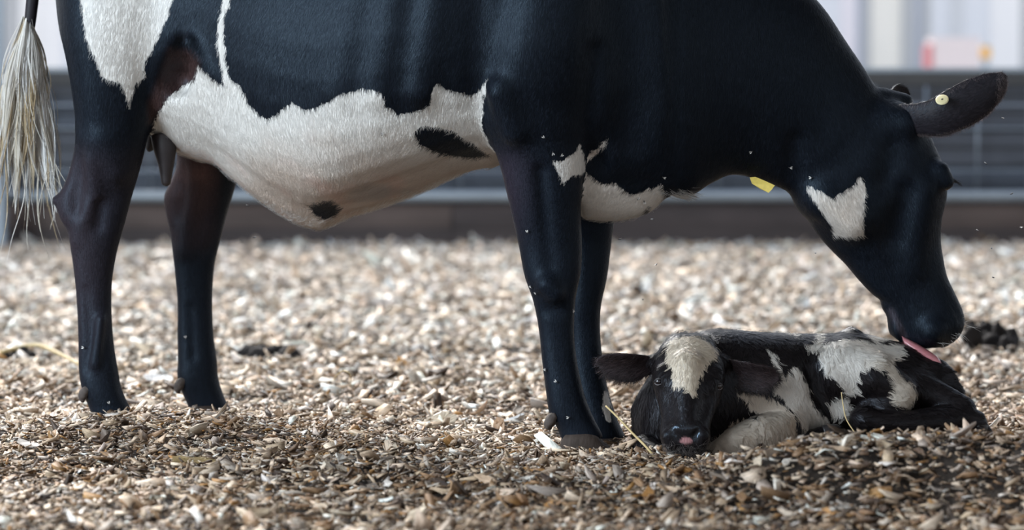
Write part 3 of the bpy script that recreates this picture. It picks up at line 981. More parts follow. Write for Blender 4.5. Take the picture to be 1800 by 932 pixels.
    W3 = [(969, 280), (983, 285), (1014, 267), (1019, 254), (1026, 271), (1031, 298), (1028, 305), (1005, 310), (990, 322), (981, 305), (974, 289)]
    W4 = [(1026, 287), (1030, 271), (1050, 262), (1069, 239), (1066, 253), (1046, 273)]
    W5 = [(1010, 300), (1028, 303), (1046, 314), (1057, 325), (1086, 323), (1095, 337), (1113, 343), (1136, 334), (1163, 325), (1172, 345), (1150, 372), (1140, 362), (1128, 390), (1100, 410), (1010, 410)]
    W6 = [(1418, 327), (1435, 333), (1463, 349), (1479, 339), (1504, 323), (1510, 307), (1518, 321), (1523, 341), (1518, 365), (1518, 402), (1520, 415), (1500, 418), (1463, 414), (1461, 398), (1439, 365), (1424, 341)]
    W7 = [(1060, 688), (1068, 690), (1074, 715), (1073, 742), (1064, 742), (1060, 715)]
    BRN = [(300, 85), (335, 90), (350, 105), (349, 118), (341, 141), (306, 163), (291, 178), (281, 195), (262, 215), (262, 180), (284, 130)]
    far = -60.0
    pt = np.full(len(V), far)
    trunk = np.isin(comp, (TR, UD, KL))
    d2 = np.minimum(np.minimum(polysd(u, v, W2), -polysd(u, v, B1)), -polysd(u, v, B2))
    pt[trunk] = np.maximum(d2, polysd(u, v, W1))[trunk]
    m = comp == HN; pt[m] = polysd(u, v, W1)[m]
    m = comp == FN; pt[m] = polysd(u, v, W3)[m]
    m = np.isin(comp, (BR, TR, HD)) & (u > 1010); pt[m] = np.maximum(polysd(u, v, W4), np.maximum(polysd(u, v, W5), polysd(u, v, W6)))[m]
    m = comp == FF; pt[m] = polysd(u, v, W7)[m]
    pt = np.clip(pt, far, 60)
    pt = pt + 2.2 * vnoise(V * np.array([1, 1, 0.5]), 110, 2) + 1.6 * vnoise(V * np.array([1, 1, 0.4]), 220, 8)
    # ---------------- coat colours
    nz = fbm(V, 9, 31, 3)
    wc = np.tile([0.74, 0.71, 0.66], (len(V), 1))
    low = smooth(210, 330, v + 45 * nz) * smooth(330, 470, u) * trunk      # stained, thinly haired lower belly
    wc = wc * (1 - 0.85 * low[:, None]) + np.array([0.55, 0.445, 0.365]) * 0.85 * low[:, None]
    pink = smooth(0.1, 0.6, fbm(V, 14, 41, 2)) * low
    wc = wc * (1 - 0.5 * pink[:, None]) + np.array([0.60, 0.40, 0.33]) * 0.5 * pink[:, None]
    grey = smooth(0.25, 0.65, fbm(V, 11, 52, 3)) * smooth(560, 640, u) * low
    wc = wc * (1 - 0.5 * grey[:, None]) + np.array([0.28, 0.26, 0.25]) * 0.5 * grey[:, None]
    udp = smooth(235, 285, v - 0.25 * (u - 300)) * (comp == UD)
    wc = wc * (1 - 0.6 * udp[:, None]) + np.array([0.62, 0.42, 0.36]) * 0.6 * udp[:, None]
    m = smooth(-30, 40, polysd(u, v, W6)) * (comp == HD) + (comp == BR) * 0.5
    wc = wc * (1 - 0.8 * m[:, None]) + np.array([0.66, 0.56, 0.47]) * 0.8 * m[:, None]
    bc = np.tile([0.0072, 0.0092, 0.0142], (len(V), 1))
    br = smooth(-10, 8, polysd(u, v, BRN)) * np.isin(comp, (TR, UD, HN))
    bc = bc * (1 - br[:, None]) + np.array([0.050, 0.028, 0.026]) * br[:, None]
    inner = (comp == HF) * smooth(470, 300, v) * (0.55 + 0.45 * smooth(-0.2, 0.5, nz)) * smooth(400, 350, u)
    bc = bc * (1 - inner[:, None]) + np.array([0.105, 0.060, 0.055]) * inner[:, None]
    hk = (comp == HN) * smooth(230, 300, v) * smooth(720, 450, v) * (0.35 + 0.5 * smooth(200, 130, u))
    bc = bc * (1 - 0.6 * hk[:, None]) + np.array([0.046, 0.031, 0.036]) * 0.6 * hk[:, None]
    pl = np.isin(comp, (FN,)) * smooth(240, 300, v) * smooth(480, 330, v) * smooth(960, 890, u)
    bc = bc * (1 - 0.6 * pl[:, None]) + np.array([0.035, 0.025, 0.036]) * 0.6 * pl[:, None]
    lip = np.exp(-(polysd(u, v, [(1566, 545), (1581, 572), (1595, 603), (1594, 603), (1580, 573), (1565, 546)]) / 5.0) ** 2) * (comp == HD)
    bc = bc + np.array([0.05, 0.04, 0.045]) * lip[:, None]
    teatskin = smooth(262, 285, v) * (comp == UD) * smooth(330, 280, u)
    wc = wc * (1 - 0.8 * teatskin[:, None]) + np.array([0.07, 0.05, 0.05]) * 0.8 * teatskin[:, None]

    cow = root('cow', (0.0, 0.25, 0.0), 'black and white dairy cow bending its head down to lick the calf', 'cow')
    me = mesh_data('body', V, Q, True, M_coat)
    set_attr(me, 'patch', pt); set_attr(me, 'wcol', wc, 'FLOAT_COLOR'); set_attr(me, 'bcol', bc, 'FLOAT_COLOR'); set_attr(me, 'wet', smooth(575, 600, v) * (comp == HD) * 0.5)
    body = link('body', me, cow)

    # ---------------- coat hair
    def flow(pos, nrm, at, r):
        d = np.tile([-0.30, 0.0, -0.95], (len(pos), 1))
        hd = at['hd'][:, None]
        d = d * (1 - hd) + np.array([0.25, 0.1, -0.9]) * hd
        d[:, 0] += 0.5 * vnoise(pos, 4.0, 71); d[:, 1] += 0.3 * vnoise(pos, 5.0, 72)
        return d + r.normal(0, 0.16, d.shape)

    def hcol(pos, nrm, at, r):
        w = at['pt'] + r.normal(0, 1.5, len(pos)) > 0
        k = r.uniform(0.6, 1.45, len(pos))[:, None] * (1 + 0.25 * vnoise(pos * np.array([1, 1, .4]), 150, 77))[:, None]
        return np.where(w[:, None], at['wc'] * (0.86 + 0.14 * k), at['bc'] * k * 1.1)

    vis = smooth(0.45, 0.15, N[:, 1]) * np.where(v > -30, 1.0, 0.3) * (v > -280) * (V[:, 2] > 0.075)
    vis = vis * np.where(np.isin(comp, (HN, HF, FN, FF)), 0.8, 1.0)
    fr = ((comp == BR) | (comp == KL)).astype(float)

    def hlen(pos, nrm, at):
        leg = at['leg']
        return (0.0125 * (1 - 0.55 * leg)) * (1 + 0.35 * smooth(-0.5, -0.9, nrm[:, 2]) * (1 - leg))
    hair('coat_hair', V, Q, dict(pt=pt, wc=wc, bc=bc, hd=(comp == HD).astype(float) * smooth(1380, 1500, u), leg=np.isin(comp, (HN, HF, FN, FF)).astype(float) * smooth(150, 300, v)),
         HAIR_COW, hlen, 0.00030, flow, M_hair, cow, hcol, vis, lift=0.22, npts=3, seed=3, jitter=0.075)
    # sparse longer hairs under the chest and the navel fold
    def fcol(pos, nrm, at, r):
        return np.tile([0.75, 0.75, 0.74], (len(pos), 1))
    fr = smooth(-0.55, -0.9, N[:, 2]) * ((comp == KL) + (comp == BR) + (comp == UD) * 0.6) * (pt > 0)
    hair('belly_fringe', V, Q, {}, 2600, 0.019, 0.00026, lambda p, n, a, r: np.tile([-0.5, 0, -0.5], (len(p), 1)) + r.normal(0, 0.4, (len(p), 3)), M_hair, cow, fcol, fr, lift=0.9, npts=4, seed=8)
    # tuft at the tip of the brisket
    tf = np.exp(-((u - 1196) / 16) ** 2 - ((v - 344) / 9) ** 2) * (v > 330)
    hair('brisket_tuft', V, Q, {}, 260, 0.026, 0.0003, lambda p, n, a, r: np.tile([0.7, -0.1, -0.35], (len(p), 1)) + r.normal(0, 0.2, (len(p), 3)), M_hair, cow, fcol, tf, lift=0.8, npts=5, seed=9, gravity=0.3)

    # ---------------- hooves (two claws and dewclaws on each foot)
    def foot(uc, vt, vb, w, half, lean):
        for sgn in (-1, 1):
            c = P(uc, vb, w); top = P(uc - lean, vt, w)
            h = half * PX(w); m_ = 26
            a = np.arange(m_) * 2 * np.pi / m_
            ca, sa = np.cos(a), np.sin(a)
            rings = []
            for t in np.concatenate([[-.25], np.linspace(0, 1, 8), [1.02]]):
                q = min(max(t, 0), 1)
                z = top[2] + (-.004 - top[2]) * min(max(t, -.25), 1)
                k = (1.0 + 0.12 * q) if 0 <= t <= 1 else (.86 if t < 0 else .7)
                rx = h * (0.73 + 0.17 * q) * k; ry = (0.026 + 0.006 * q) * k
                cx = top[0] + (c[0] - top[0]) * q + .10 * h * q
                cy = w + sgn * 0.027
                x = cx + rx * np.sign(ca) * np.abs(ca) ** .8 * (1 + .16 * q * (ca > 0) * ca)
                y = cy + ry * np.sign(sa) * np.abs(sa) ** .8 * (1 - .35 * np.clip(ca, 0, 1) ** 2)
                zz = np.full(m_, z) - (.007 * (1 - q)) * (1 - ca) * .5 - .013 * (1 - q) * np.clip(ca, 0, 1) ** 2 + .0012 * math.sin(t * 19)
                rings.append(np.stack([x, y, zz], 1))
            V_ = np.concatenate(rings); nr_ = len(rings)
            F_ = [(i * m_ + k, (i + 1) * m_ + k, (i + 1) * m_ + (k + 1) % m_, i * m_ + (k + 1) % m_) for i in range(nr_ - 1) for k in range(m_)]
            F_ += [tuple(range(m_)), tuple(range((nr_ - 1) * m_, nr_ * m_))[::-1]]
            link('hoof', mesh_data('hoof', V_, F_, True, M_hoof), cow)

    foot(1024, 765, 803, -.04, 47, 2)
    foot(1078, 768, 790, .13, 38, 2)
    foot(210, 738, 766, .30, 42, 6)
    foot(370, 716, 745, .58, 38, 6)
    for uu, vv, w, dw in ((147, 692, .30, -.03), (147, 694, .30, .03), (315, 677, .58, -.03), (315, 679, .58, .03), (966, 741, -.04, -.03), (968, 742, -.04, .03), (1024, 742, .13, .03)):
        c = P(uu, vv, w + dw)
        q_ = catmull(np.array([c + np.array([.016, 0, .014]), c + np.array([.006, 0, .008]), c + np.array([-.001, 0, -.004]), c + np.array([-.002, 0, -.014]), c + np.array([.001, 0, -.019])]), 3)
        V_, F_ = tube(q_, catmull(np.array([.008, .0125, .0130, .0085, .002])[:, None], 3)[:, 0], 14)
        V_ = V_ + vnormals_tube(V_) * (vnoise(V_, 160, 5) * .0018)[:, None]
        link('dewclaw', mesh_data('dewclaw', V_, F_, True, M_dewclaw), cow)

    # ---------------- teats
    for pts, rad in (([(288, 238, .335), (290, 262, .328), (292, 288, .325), (292, 308, .325), (292, 321, .325), (292, 325, .325), (292, 327.5, .325)], [.034, .030, .021, .0155, .0125, .009, .003]),
                     ([(394, 276, .36), (400, 294, .36), (405, 308, .36), (406, 316, .36), (406, 318.5, .36)], [.022, .017, .012, .008, .003]),
                     ([(272, 236, .45), (266, 252, .45), (263, 262, .45), (262, 267, .45)], [.022, .015, .010, .003])):
        pp = catmull(np.array([P(*q) for q in pts]), 4); rr = catmull(np.array(rad)[:, None], 4)[:, 0]
        V_, F_ = tube(pp, rr, 14)
        link('teat', mesh_data('teat', V_, F_, True, M_teat), cow)

    # ---------------- near eye with lid and lashes
    c = P(1662, 322, .118)
    def ball(c, r, nm, mat, par, sq=(1, 1, 1), seg=20):
        V_ = []; F_ = []
        for i in range(1, seg // 2):
            th = math.pi * i / (seg // 2)
            for k in range(seg):
                ph = 2 * math.pi * k / seg
                V_.append((r * sq[0] * math.sin(th) * math.cos(ph), r * sq[1] * math.sin(th) * math.sin(ph), r * sq[2] * math.cos(th)))
        n = len(V_); V_ += [(0, 0, r * sq[2]), (0, 0, -r * sq[2])]
        for i in range(seg // 2 - 2):
            for k in range(seg):
                F_.append((i * seg + k, (i + 1) * seg + k, (i + 1) * seg + (k + 1) % seg, i * seg + (k + 1) % seg))
        for k in range(seg):
            F_.append((n, k, (k + 1) % seg)); F_.append((n + 1, n - seg + (k + 1) % seg, n - seg + k))
        return link(nm, mesh_data(nm, np.array(V_) + c, F_, True, mat), par)
    ball(c, .0185, 'eye', M_eye, cow)
    lid = []
    V_, F_ = tube(catmull(np.array([P(1648, 318, .094), P(1657, 308, .090), P(1668, 310, .100), P(1675, 320, .118)]), 5), [.006] * 16, 8)
    lid = link('eyelid', mesh_data('eyelid', V_, F_, True, M_lid), cow)
    Vs, Fs = [], []
    r = np.random.default_rng(4)
    for k in range(46):
        t = r.random()
        b = P(1658 + 17 * t, 309 + 10 * t + r.normal(0, 1), .090 + .028 * t)
        e = b + np.array([.016 + .008 * t, -.004 + r.normal(0, .004), -.010 + .006 * (1 - t) + r.normal(0, .002)])
        V_, F_ = tube([b, (b + e) / 2 + np.array([.002, 0, .002]), e], [.0006, .0005, .0002], 4)
        Fs += [tuple(i + sum(len(x) for x in Vs) for i in f) for f in F_]; Vs.append(V_)
    o = link('eyelashes', mesh_data('eyelashes', np.concatenate(Vs), Fs, True, M_lash), lid); o['kind'] = 'stuff'

    # ---------------- ears
    def ear(axis, widths, cup, nm, up, label=None, thick=.007):
        """axis: 3d centre points base->tip, widths: (upper, lower) half widths, up: width direction"""
        A = catmull(np.array(axis), 6); Wd = catmull(np.array(widths), 6); n = len(A); m = 13
        t = np.gradient(A, axis=0); t /= np.linalg.norm(t, axis=1)[:, None]
        upv = np.array(up, float)
        front = []
        nrmv = []
        for i in range(n):
            w = upv - (upv @ t[i]) * t[i]; w /= np.linalg.norm(w)
            nn = np.cross(t[i], w)
            for j in range(m):
                q = -1 + 2 * j / (m - 1)
                wd = Wd[i][0] if q > 0 else Wd[i][1]
                front.append(A[i] + w * q * wd + nn * (cup * (q * q) * (Wd[i].sum() / 2)))
                nrmv.append(nn)
        front = np.array(front); nrmv = np.array(nrmv)
        edge = np.array([[0.25 + 0.75 * (1 - abs(-1 + 2 * j / (m - 1)) ** 3) for j in range(m)]] * n).ravel()
        back = front - nrmv * (thick * edge)[:, None]
        # the two sheets swell into each other; normals are set outwards below
        V_ = np.concatenate([front, back]); K = n * m; F_ = []
        for i in range(n - 1):
            for j in range(m - 1):
                a = i * m + j
                F_.append((a, a + 1, a + m + 1, a + m)); F_.append((K + a, K + a + m, K + a + m + 1, K + a + 1))
        for i in range(n - 1):
            for j in (0, m - 1):
                a = i * m + j; F_.append((a, a + m, K + a + m, K + a) if j == 0 else (a, K + a, K + a + m, a + m))
        for j in range(m - 1):
            F_.append((j, K + j, K + j + 1, j + 1)); a = (n - 1) * m + j; F_.append((a, a + 1, K + a + 1, K + a))
        q_ = np.array(F_)
        vol = (np.cross(V_[q_[:, 2]] - V_[q_[:, 0]], V_[q_[:, 3]] - V_[q_[:, 1]]) * (V_[q_].mean(1) - V_.mean(0))).sum()
        if vol < 0:
            F_ = [f[::-1] for f in F_]
        return V_, F_
    ax = [P(1578, 211, .085), P(1612, 212, .05), P(1645, 206, .022), P(1684, 190, .01), P(1716, 173, .012), P(1740, 156, .016), P(1756, 141, .02), P(1764, 129, .022)]
    wd = [(.036, .038), (.040, .042), (.044, .052), (.050, .056), (.050, .054), (.040, .044), (.026, .030), (.006, .008)]
    Ve, Fe = ear(ax, wd, -0.30, 'ear', (-0.35, -0.1, 1), thick=.010)
    e1 = link('ear', mesh_data('ear', Ve, Fe, True, M_ear), cow); e1['label'] = 'near ear with a round cream button tag'
    ax2 = [P(1556, 186, .24), P(1562, 174, .28), P(1573, 167, .32), P(1588, 169, .35), P(1599, 176, .37)]
    Ve2, Fe2 = ear(ax2, [(.020, .02), (.025, .03), (.026, .034), (.022, .028), (.006, .010)], 0.3, 'ear', (0.2, 0.2, 1), thick=.008)
    link('ear', mesh_data('ear', Ve2, Fe2, True, M_ear), cow)
    # short hair on the near ear with a pale fringe along its lower edge
    def quadify(Vx, Fx):
        return np.array([f for f in Fx if len(f) == 4])
    Qe = quadify(Ve, Fe)
    hair('ear_hair', Ve, Qe, {}, 5000, 0.009, 0.0003, lambda p, n, a, r: np.tile([0.8, 0, 0.45], (len(p), 1)) + r.normal(0, .25, (len(p), 3)), M_hair, cow,
         lambda p, n, a, r: np.array([0.022, 0.019, 0.023]) * r.uniform(.7, 1.3, (len(p), 1)), lift=0.25, npts=3, seed=12)
    ue, ve = proj(Ve)
    m13 = np.tile(np.arange(13), len(Ve) // 13)
    we = np.where(m13 < 1, 1.0, 0.0) + np.where(m13 > 11, 0.5, 0.0) + 0.6 * (ue > 1752)
    hair('ear_fringe', Ve, Qe, {}, 3200, 0.010, 0.00016, lambda p, n, a, r: np.tile([0.35, 0.1, -0.75], (len(p), 1)) + r.normal(0, .35, (len(p), 3)), M_hair, cow,
         lambda p, n, a, r: np.array([0.16, 0.13, 0.13]) * r.uniform(.4, 1.6, (len(p), 1)), we, lift=0.6, npts=4, seed=13)
    hair('ear_hair', Ve2, quadify(Ve2, Fe2), {}, 1200, 0.010, 0.0003, lambda p, n, a, r: np.tile([0.4, 0, 0.6], (len(p), 1)) + r.normal(0, .4, (len(p), 3)), M_hair, cow,
         lambda p, n, a, r: np.array([0.02, 0.018, 0.021]) * r.uniform(.6, 1.5, (len(p), 1)), lift=0.5, npts=3, seed=14)

    # ---------------- ear button, throat tag
    def disc(c, nrm, r, th, nm, mat, par, ex=1.0):
        nrm = Vector(nrm).normalized(); q = nrm.to_track_quat('Z', 'Y').to_matrix()
        V_ = []; k = 24
        for rad, z in ((0, th), (r * .82, th), (r, th * .5), (r, -th)):
            for j in range(k):
                a = 2 * math.pi * j / k
                V_.append(Vector(c) + q @ Vector((rad * ex * math.cos(a), rad * math.sin(a), z)))
        F_ = [(i * k + j, i * k + (j + 1) % k, (i + 1) * k + (j + 1) % k, (i + 1) * k + j) for i in range(3) for j in range(k)] + [tuple(range(3 * k, 4 * k))[::-1]]
        return link(nm, mesh_data(nm, [tuple(x) for x in V_], F_, True, mat), par)
    tg = disc(P(1656, 175, -.012), (-.2, -.75, .75), .0160, .002, 'button_tag', M_tagw, e1)
    disc(P(1656, 174.5, -.0145), (-.2, -.75, .75), .0024, .0015, 'pin', M_pin, e1)
    c0, c1, c2, c3 = P(1316, 313, .06), P(1330, 313, .055), P(1362, 325, .05), P(1352, 339, .05)
    up_ = [P(1318, 312, .07), P(1328, 311, .068), P(1345, 318, .06), P(1362, 326, .05), P(1356, 334, .046), P(1351, 339, .046), P(1336, 332, .05), P(1322, 323, .06)]
    V_ = np.array(up_ + [p + np.array([0, .006, 0]) for p in up_])
    F_ = [tuple(range(8)), tuple(range(15, 7, -1))] + [(i, 8 + i, 8 + (i + 1) % 8, (i + 1) % 8) for i in range(8)]
    o = link('throat_tag', mesh_data('throat_tag', V_, F_, False, M_tag), cow); o['label'] = 'yellow plastic tag hanging under the throat'

    # ---------------- tongue
    R = catmull(np.array([(1588, 599, .150, .012, .018), (1602, 607, .142, .014, .024), (1620, 617, .134, .015, .027), (1638, 627, .127, .013, .025), (1650, 634, .122, .010, .018), (1656, 639, .120, .004, .008)]), 4)
    V_ = []
    for uu, vv, w, hz, hy in R:
        c = P(uu, vv, w)
        for k in range(14):
            a = 2 * math.pi * k / 14
            V_.append(c + np.array([-.35 * hz * math.cos(a), hy * math.sin(a), hz * math.cos(a) - .25 * hy * abs(math.sin(a))]))
    nr = len(R)
    F_ = [(i * 14 + k, i * 14 + (k + 1) % 14, (i + 1) * 14 + (k + 1) % 14, (i + 1) * 14 + k) for i in range(nr - 1) for k in range(14)] + [tuple(range(14))[::-1], tuple(range((nr - 1) * 14, nr * 14))]
    o = link('tongue', mesh_data('tongue', np.array(V_), F_, True, M_tongue), cow); o['label'] = 'pink tongue licking the calf'
    # whiskers
    Vs, Fs = [], []
    r = np.random.default_rng(6)
    for k in range(34):
        b = P(r.uniform(1640, 1690), r.uniform(585, 605), r.uniform(.115, .15)) if k < 24 else P(r.uniform(1686, 1694), r.uniform(535, 580), .15)
        e = b + np.array([r.uniform(.0, .035), -.01, r.uniform(-.03, -.005)]) if k < 24 else b + np.array([r.uniform(.015, .05), -.01, r.uniform(-.02, .02)])
        V_, F_ = tube([b, (b + e) / 2 + np.array([.002, 0, .002]), e], [.0004, .0003, .0001], 4)
        Fs += [tuple(i + sum(len(x) for x in Vs) for i in f) for f in F_]; Vs.append(V_)
    o = link('whiskers', mesh_data('whiskers', np.concatenate(Vs), Fs, True, M_wing), cow); o['kind'] = 'stuff'

    # ---------------- tail: dock and switch
    T = catmull(np.array([(112, -150, .42, 13), (82, -100, .40, 12), (62, -50, .385, 11.5), (57, 0, .38, 11), (52, 45, .38, 10), (48, 78, .38, 7)]), 6)
    V_, F_ = tube(np.array([P(*q[:3]) for q in T]), T[:, 3] * PX(.39), 14)
    tail = link('tail', mesh_data('tail', V_, F_, True, M_ear), cow)
    r = np.random.default_rng(17)
    npt = 12
    nl, nw = 74, 34                                   # full locks, single long wisps
    ltip = np.concatenate([r.uniform(205, 365, nl), r.uniform(340, 464, nw)])
    lspread = np.concatenate([r.uniform(-1, 1, nl), r.uniform(-1, 1.25, nw)])
    wid = 50 + 10 * smooth(230, 330, ltip)
    ltu = 44 + lspread * wid
    lamp = r.uniform(2, 7, nl + nw) * np.concatenate([np.ones(nl), 3.0 * np.ones(nw)]); lph = r.uniform(0, 6.3, nl + nw); lfr = r.uniform(4, 9, nl + nw)
    ldep = r.normal(0, .022, nl + nw)
    lru = 49 + lspread * 8 + r.normal(0, 2, nl + nw); lrv = r.uniform(28, 88, nl + nw)
    per = np.concatenate([r.integers(22, 52, nl), r.integers(2, 6, nw)])
    li = np.repeat(np.arange(nl + nw), per); n = len(li)
    wisp = (li >= nl)
    su, sd = r.normal(0, 1, n), r.normal(0, 1, n)
    tend = r.uniform(.72, 1.05, n)
    tt = np.linspace(0, 1, npt)
    pos = np.zeros((n, npt, 3))
    tw = r.uniform(-1, 1, nl + nw)
    for k, t0 in enumerate(tt):
        t = t0 * tend
        belly = np.sin(np.pi * np.clip(t, 0, 1) ** .8)
        rad = np.where(wisp, 1.2, 1.2 + 5.5 * belly)
        ux = lru[li] + (ltu[li] - lru[li]) * t ** .85 + lamp[li] * np.sin(lph[li] + lfr[li] * t) * t + rad * (su * np.cos(tw[li] * 3 * t) + sd * np.sin(tw[li] * 3 * t)) * (0.4 + .6 * belly)
        vx = lrv[li] + (ltip[li] - lrv[li]) * t + np.where(wisp, 9 * np.sin(lph[li] * 2 + 11 * t) * t, 0)
        w = .372 + ldep[li] * np.sin(np.pi * np.clip(t, 0, 1)) + .0016 * rad * sd - .012 * belly
        pos[:, k] = P(ux, vx, w)
    lockcol = np.array([(.76, .72, .66), (.70, .64, .54), (.50, .38, .23), (.80, .78, .75), (.60, .50, .35)])[r.choice(5, nl + nw, p=[.32, .22, .15, .21, .1])]
    cols = lockcol[li] * r.uniform(.72, 1.12, (n, 1))
    hc = bpy.data.hair_curves.new('tail_switch'); hc.add_curves([npt] * n)
    hc.attributes['position'].data.foreach_set('vector', pos.astype(np.float32).ravel())
    ra = hc.attributes.get('radius') or hc.attributes.new('radius', 'FLOAT', 'POINT')
    ra.data.foreach_set('value', np.tile(np.array([1, 1, 1, 1, 1, 1, 1, .95, .9, .85, .75, .5]) * .0007, n).astype(np.float32))
    set_attr(hc, 'hcol', np.clip(cols, 0, .9), 'FLOAT_COLOR', 'CURVE')
    nn = np.stack([su * .5, -np.ones(n), r.normal(0.1, .3, n)], 1) + r.normal(0, .25, (n, 3))
    set_attr(hc, 'hnrm', nn / np.linalg.norm(nn, axis=1)[:, None], 'FLOAT_VECTOR', 'CURVE')
    hc.materials.append(M_switch)
    o = link('tail_switch', hc, tail); o['kind'] = 'stuff'; o['label'] = 'long cream and tan tail hair'
    return cow, ball, ear, disc, quadify


HAIR_COW = 340000
cow, ball, ear, disc, quadify = build_cow()


# ------------------------------------------------------------------ the calf
def build_calf():
    s = Sculpt((0.24, -0.36, -0.05), (1.26, 0.40, 0.42), 0.0042, 10)
    TR, HE, FL, HL, FT, FO = 0, 1, 2, 3, 4, 5
    s.loft([(1112, 715, 1112, 775, .02, .03), (1128, 685, 1128, 792, .0, .065), (1155, 645, 1155, 802, -.01, .09), (1190, 608, 1190, 803, .0, .11), (1228, 588, 1228, 800, .015, .12), (1275, 581, 1275, 797, .03, .13),
            (1330, 585, 1335, 788, .05, .135), (1400, 588, 1400, 775, .08, .135), (1460, 588, 1460, 768, .10, .13), (1500, 584, 1500, 765, .12, .125),
            (1555, 597, 1555, 768, .14, .12), (1610, 612, 1610, 768, .16, .11), (1655, 642, 1650, 765, .18, .09), (1679, 680, 1674, 752, .19, .05)], k=.02, cid=TR, n=2.3, sub=4)
    # spine, hip bone, rump
    s.limb([(1494, 592, .12, 13)], k=.02, cid=TR)
    s.limb([(1640, 668, .13, 34), (1668, 690, .13, 24)], k=.03, cid=TR)
    s.limb([(1665, 655, .10, 9), (1684, 690, .09, 8), (1688, 720, .09, 6)], k=.012, cid=TR)          # tail
    # ribs / flank hollow
    s.limb([(1425, 640, -.03, 14), (1440, 690, -.035, 16), (1470, 720, -.03, 14)], k=.03, op='sub')
    # thigh and hind leg
    s.limb([(1478, 640, .025, 38), (1530, 660, .01, 42), (1575, 690, .01, 36), (1545, 715, .0, 30)], k=.03, cid=HL)
    s.limb([(1580, 668, .06, 30), (1640, 694, .05, 27), (1690, 716, .03, 20)], k=.02, cid=HL)
    s.limb([(1516, 737, -.05, 22), (1545, 745, -.05, 19), (1600, 744, -.03, 21), (1650, 740, .0, 25), (1690, 730, .02, 23), (1711, 740, .02, 19)], k=.012, cid=HL)
    s.limb([(1711, 740, .02, 18), (1727, 755, .02, 12)], k=.008, cid=HL)
    # near fore leg: shoulder, forearm folded forward
    s.limb([(1345, 705, .0, 46), (1372, 735, -.03, 38), (1385, 748, -.05, 30)], k=.03, cid=FL)
    s.limb([(1385, 750, -.06, 31), (1335, 766, -.12, 35), (1292, 780, -.155, 27), (1262, 793, -.175, 17), (1240, 800, -.185, 10)], k=.012, cid=FL)
    s.limb([(1385, 780, -.08, 13), (1425, 768, -.06, 12), (1455, 757, -.05, 9), (1468, 752, -.05, 6)], k=.008, cid=FO)
    # far fore leg under the chin
    s.limb([(1128, 782, -.08, 17), (1160, 800, -.15, 15), (1200, 808, -.18, 12), (1232, 806, -.18, 9)], k=.01, cid=FT)
    # head, seen from the front
    s.loft([(1188, 588, 1228, 588, -.07, .035), (1170, 600, 1248, 600, -.08, .06), (1157, 620, 1262, 620, -.10, .072), (1148, 645, 1272, 645, -.12, .078), (1148, 668, 1272, 670, -.14, .078), (1152, 690, 1268, 694, -.16, .070),
            (1158, 712, 1260, 716, -.182, .060), (1163, 732, 1252, 735, -.205, .052), (1162, 750, 1248, 752, -.222, .048), (1160, 768, 1249, 768, -.232, .047), (1167, 785, 1243, 785, -.236, .042), (1186, 799, 1228, 799, -.232, .028)],
           k=.008, cid=HE, n=2.1)
    # brow, nose bridge, eye sockets, cheek line, muzzle
    s.limb([(1166, 655, -.176, 9), (1176, 668, -.198, 7)], k=.03, cid=HE)
    s.limb([(1256, 660, -.176, 9), (1247, 674, -.198, 7)], k=.03, cid=HE)
    s.limb([(1208, 640, -.185, 22), (1208, 690, -.215, 20), (1206, 740, -.252, 17)], k=.03, cid=HE)
    s.limb([(1156, 672, -.215, 6)], k=.012, op='sub')
    s.limb([(1265, 679, -.212, 6)], k=.012, op='sub')
    s.limb([(1168, 700, -.235, 7), (1176, 730, -.262, 7)], k=.02, op='sub')
    s.limb([(1246, 702, -.235, 7), (1236, 732, -.262, 7)], k=.02, op='sub')
    s.limb([(1176, 766, -.262, 13), (1180, 782, -.262, 11)], k=.012, cid=HE)
    s.limb([(1234, 766, -.262, 13), (1230, 782, -.262, 11)], k=.012, cid=HE)
    s.limb([(1190, 755, -.268, 10), (1222, 755, -.268, 10)], k=.015, cid=HE)
    s.limb([(1182, 755, -.284, 5.5), (1189, 764, -.281, 3.8)], k=.006, op='sub')
    s.limb([(1228, 757, -.283, 5.5), (1221, 765, -.278, 3.6)], k=.006, op='sub')
    s.limb([(1180, 790, -.264, 2.4), (1192, 788, -.274, 2.4), (1205, 784, -.280, 2.6), (1218, 788, -.274, 2.4), (1230, 790, -.264, 2.4)], k=.004, op='sub')
    s.limb([(1195, 795, -.255, 9), (1218, 795, -.255, 9)], k=.008, cid=HE)
    s.limb([(1148, 636, -.09, 12)], k=.02, cid=HE); s.limb([(1270, 638, -.09, 12)], k=.02, cid=HE)
    s.blur(1)
    V, Q, comp = s.mesh()
    N = vnormals(V, Q)
    u, v = proj(V)
    head = comp == HE
    BL = [(1171, 618), (1175, 606), (1184, 597), (1205, 591), (1237, 596), (1257, 614), (1255, 629), (1240, 642), (1234, 658), (1224, 682), (1223, 697), (1217, 694), (1209, 690), (1206, 682), (1194, 680), (1181, 680), (1182, 655), (1174, 635)]
    C1 = [(1345, 612), (1358, 620), (1369, 644), (1380, 662), (1394, 643), (1402, 646), (1416, 670), (1421, 685), (1427, 711), (1450, 731), (1462, 736), (1442, 750), (1418, 762), (1398, 731), (1378, 705), (1355, 684), (1362, 668), (1369, 660), (1352, 630)]
    C2 = [(1436, 627), (1442, 612), (1459, 601), (1494, 595), (1523, 601), (1552, 603), (1581, 606), (1584, 615), (1581, 630), (1566, 635), (1569, 647), (1581, 661), (1610, 685), (1607, 702), (1598, 716), (1566, 714), (1560, 699), (1565, 676), (1552, 650), (1529, 644), (1508, 656), (1504, 676), (1508, 694), (1482, 690), (1465, 664), (1447, 653)]
    C3 = [(1413, 603), (1430, 606), (1436, 590), (1446, 584), (1448, 598), (1440, 613), (1428, 618)]
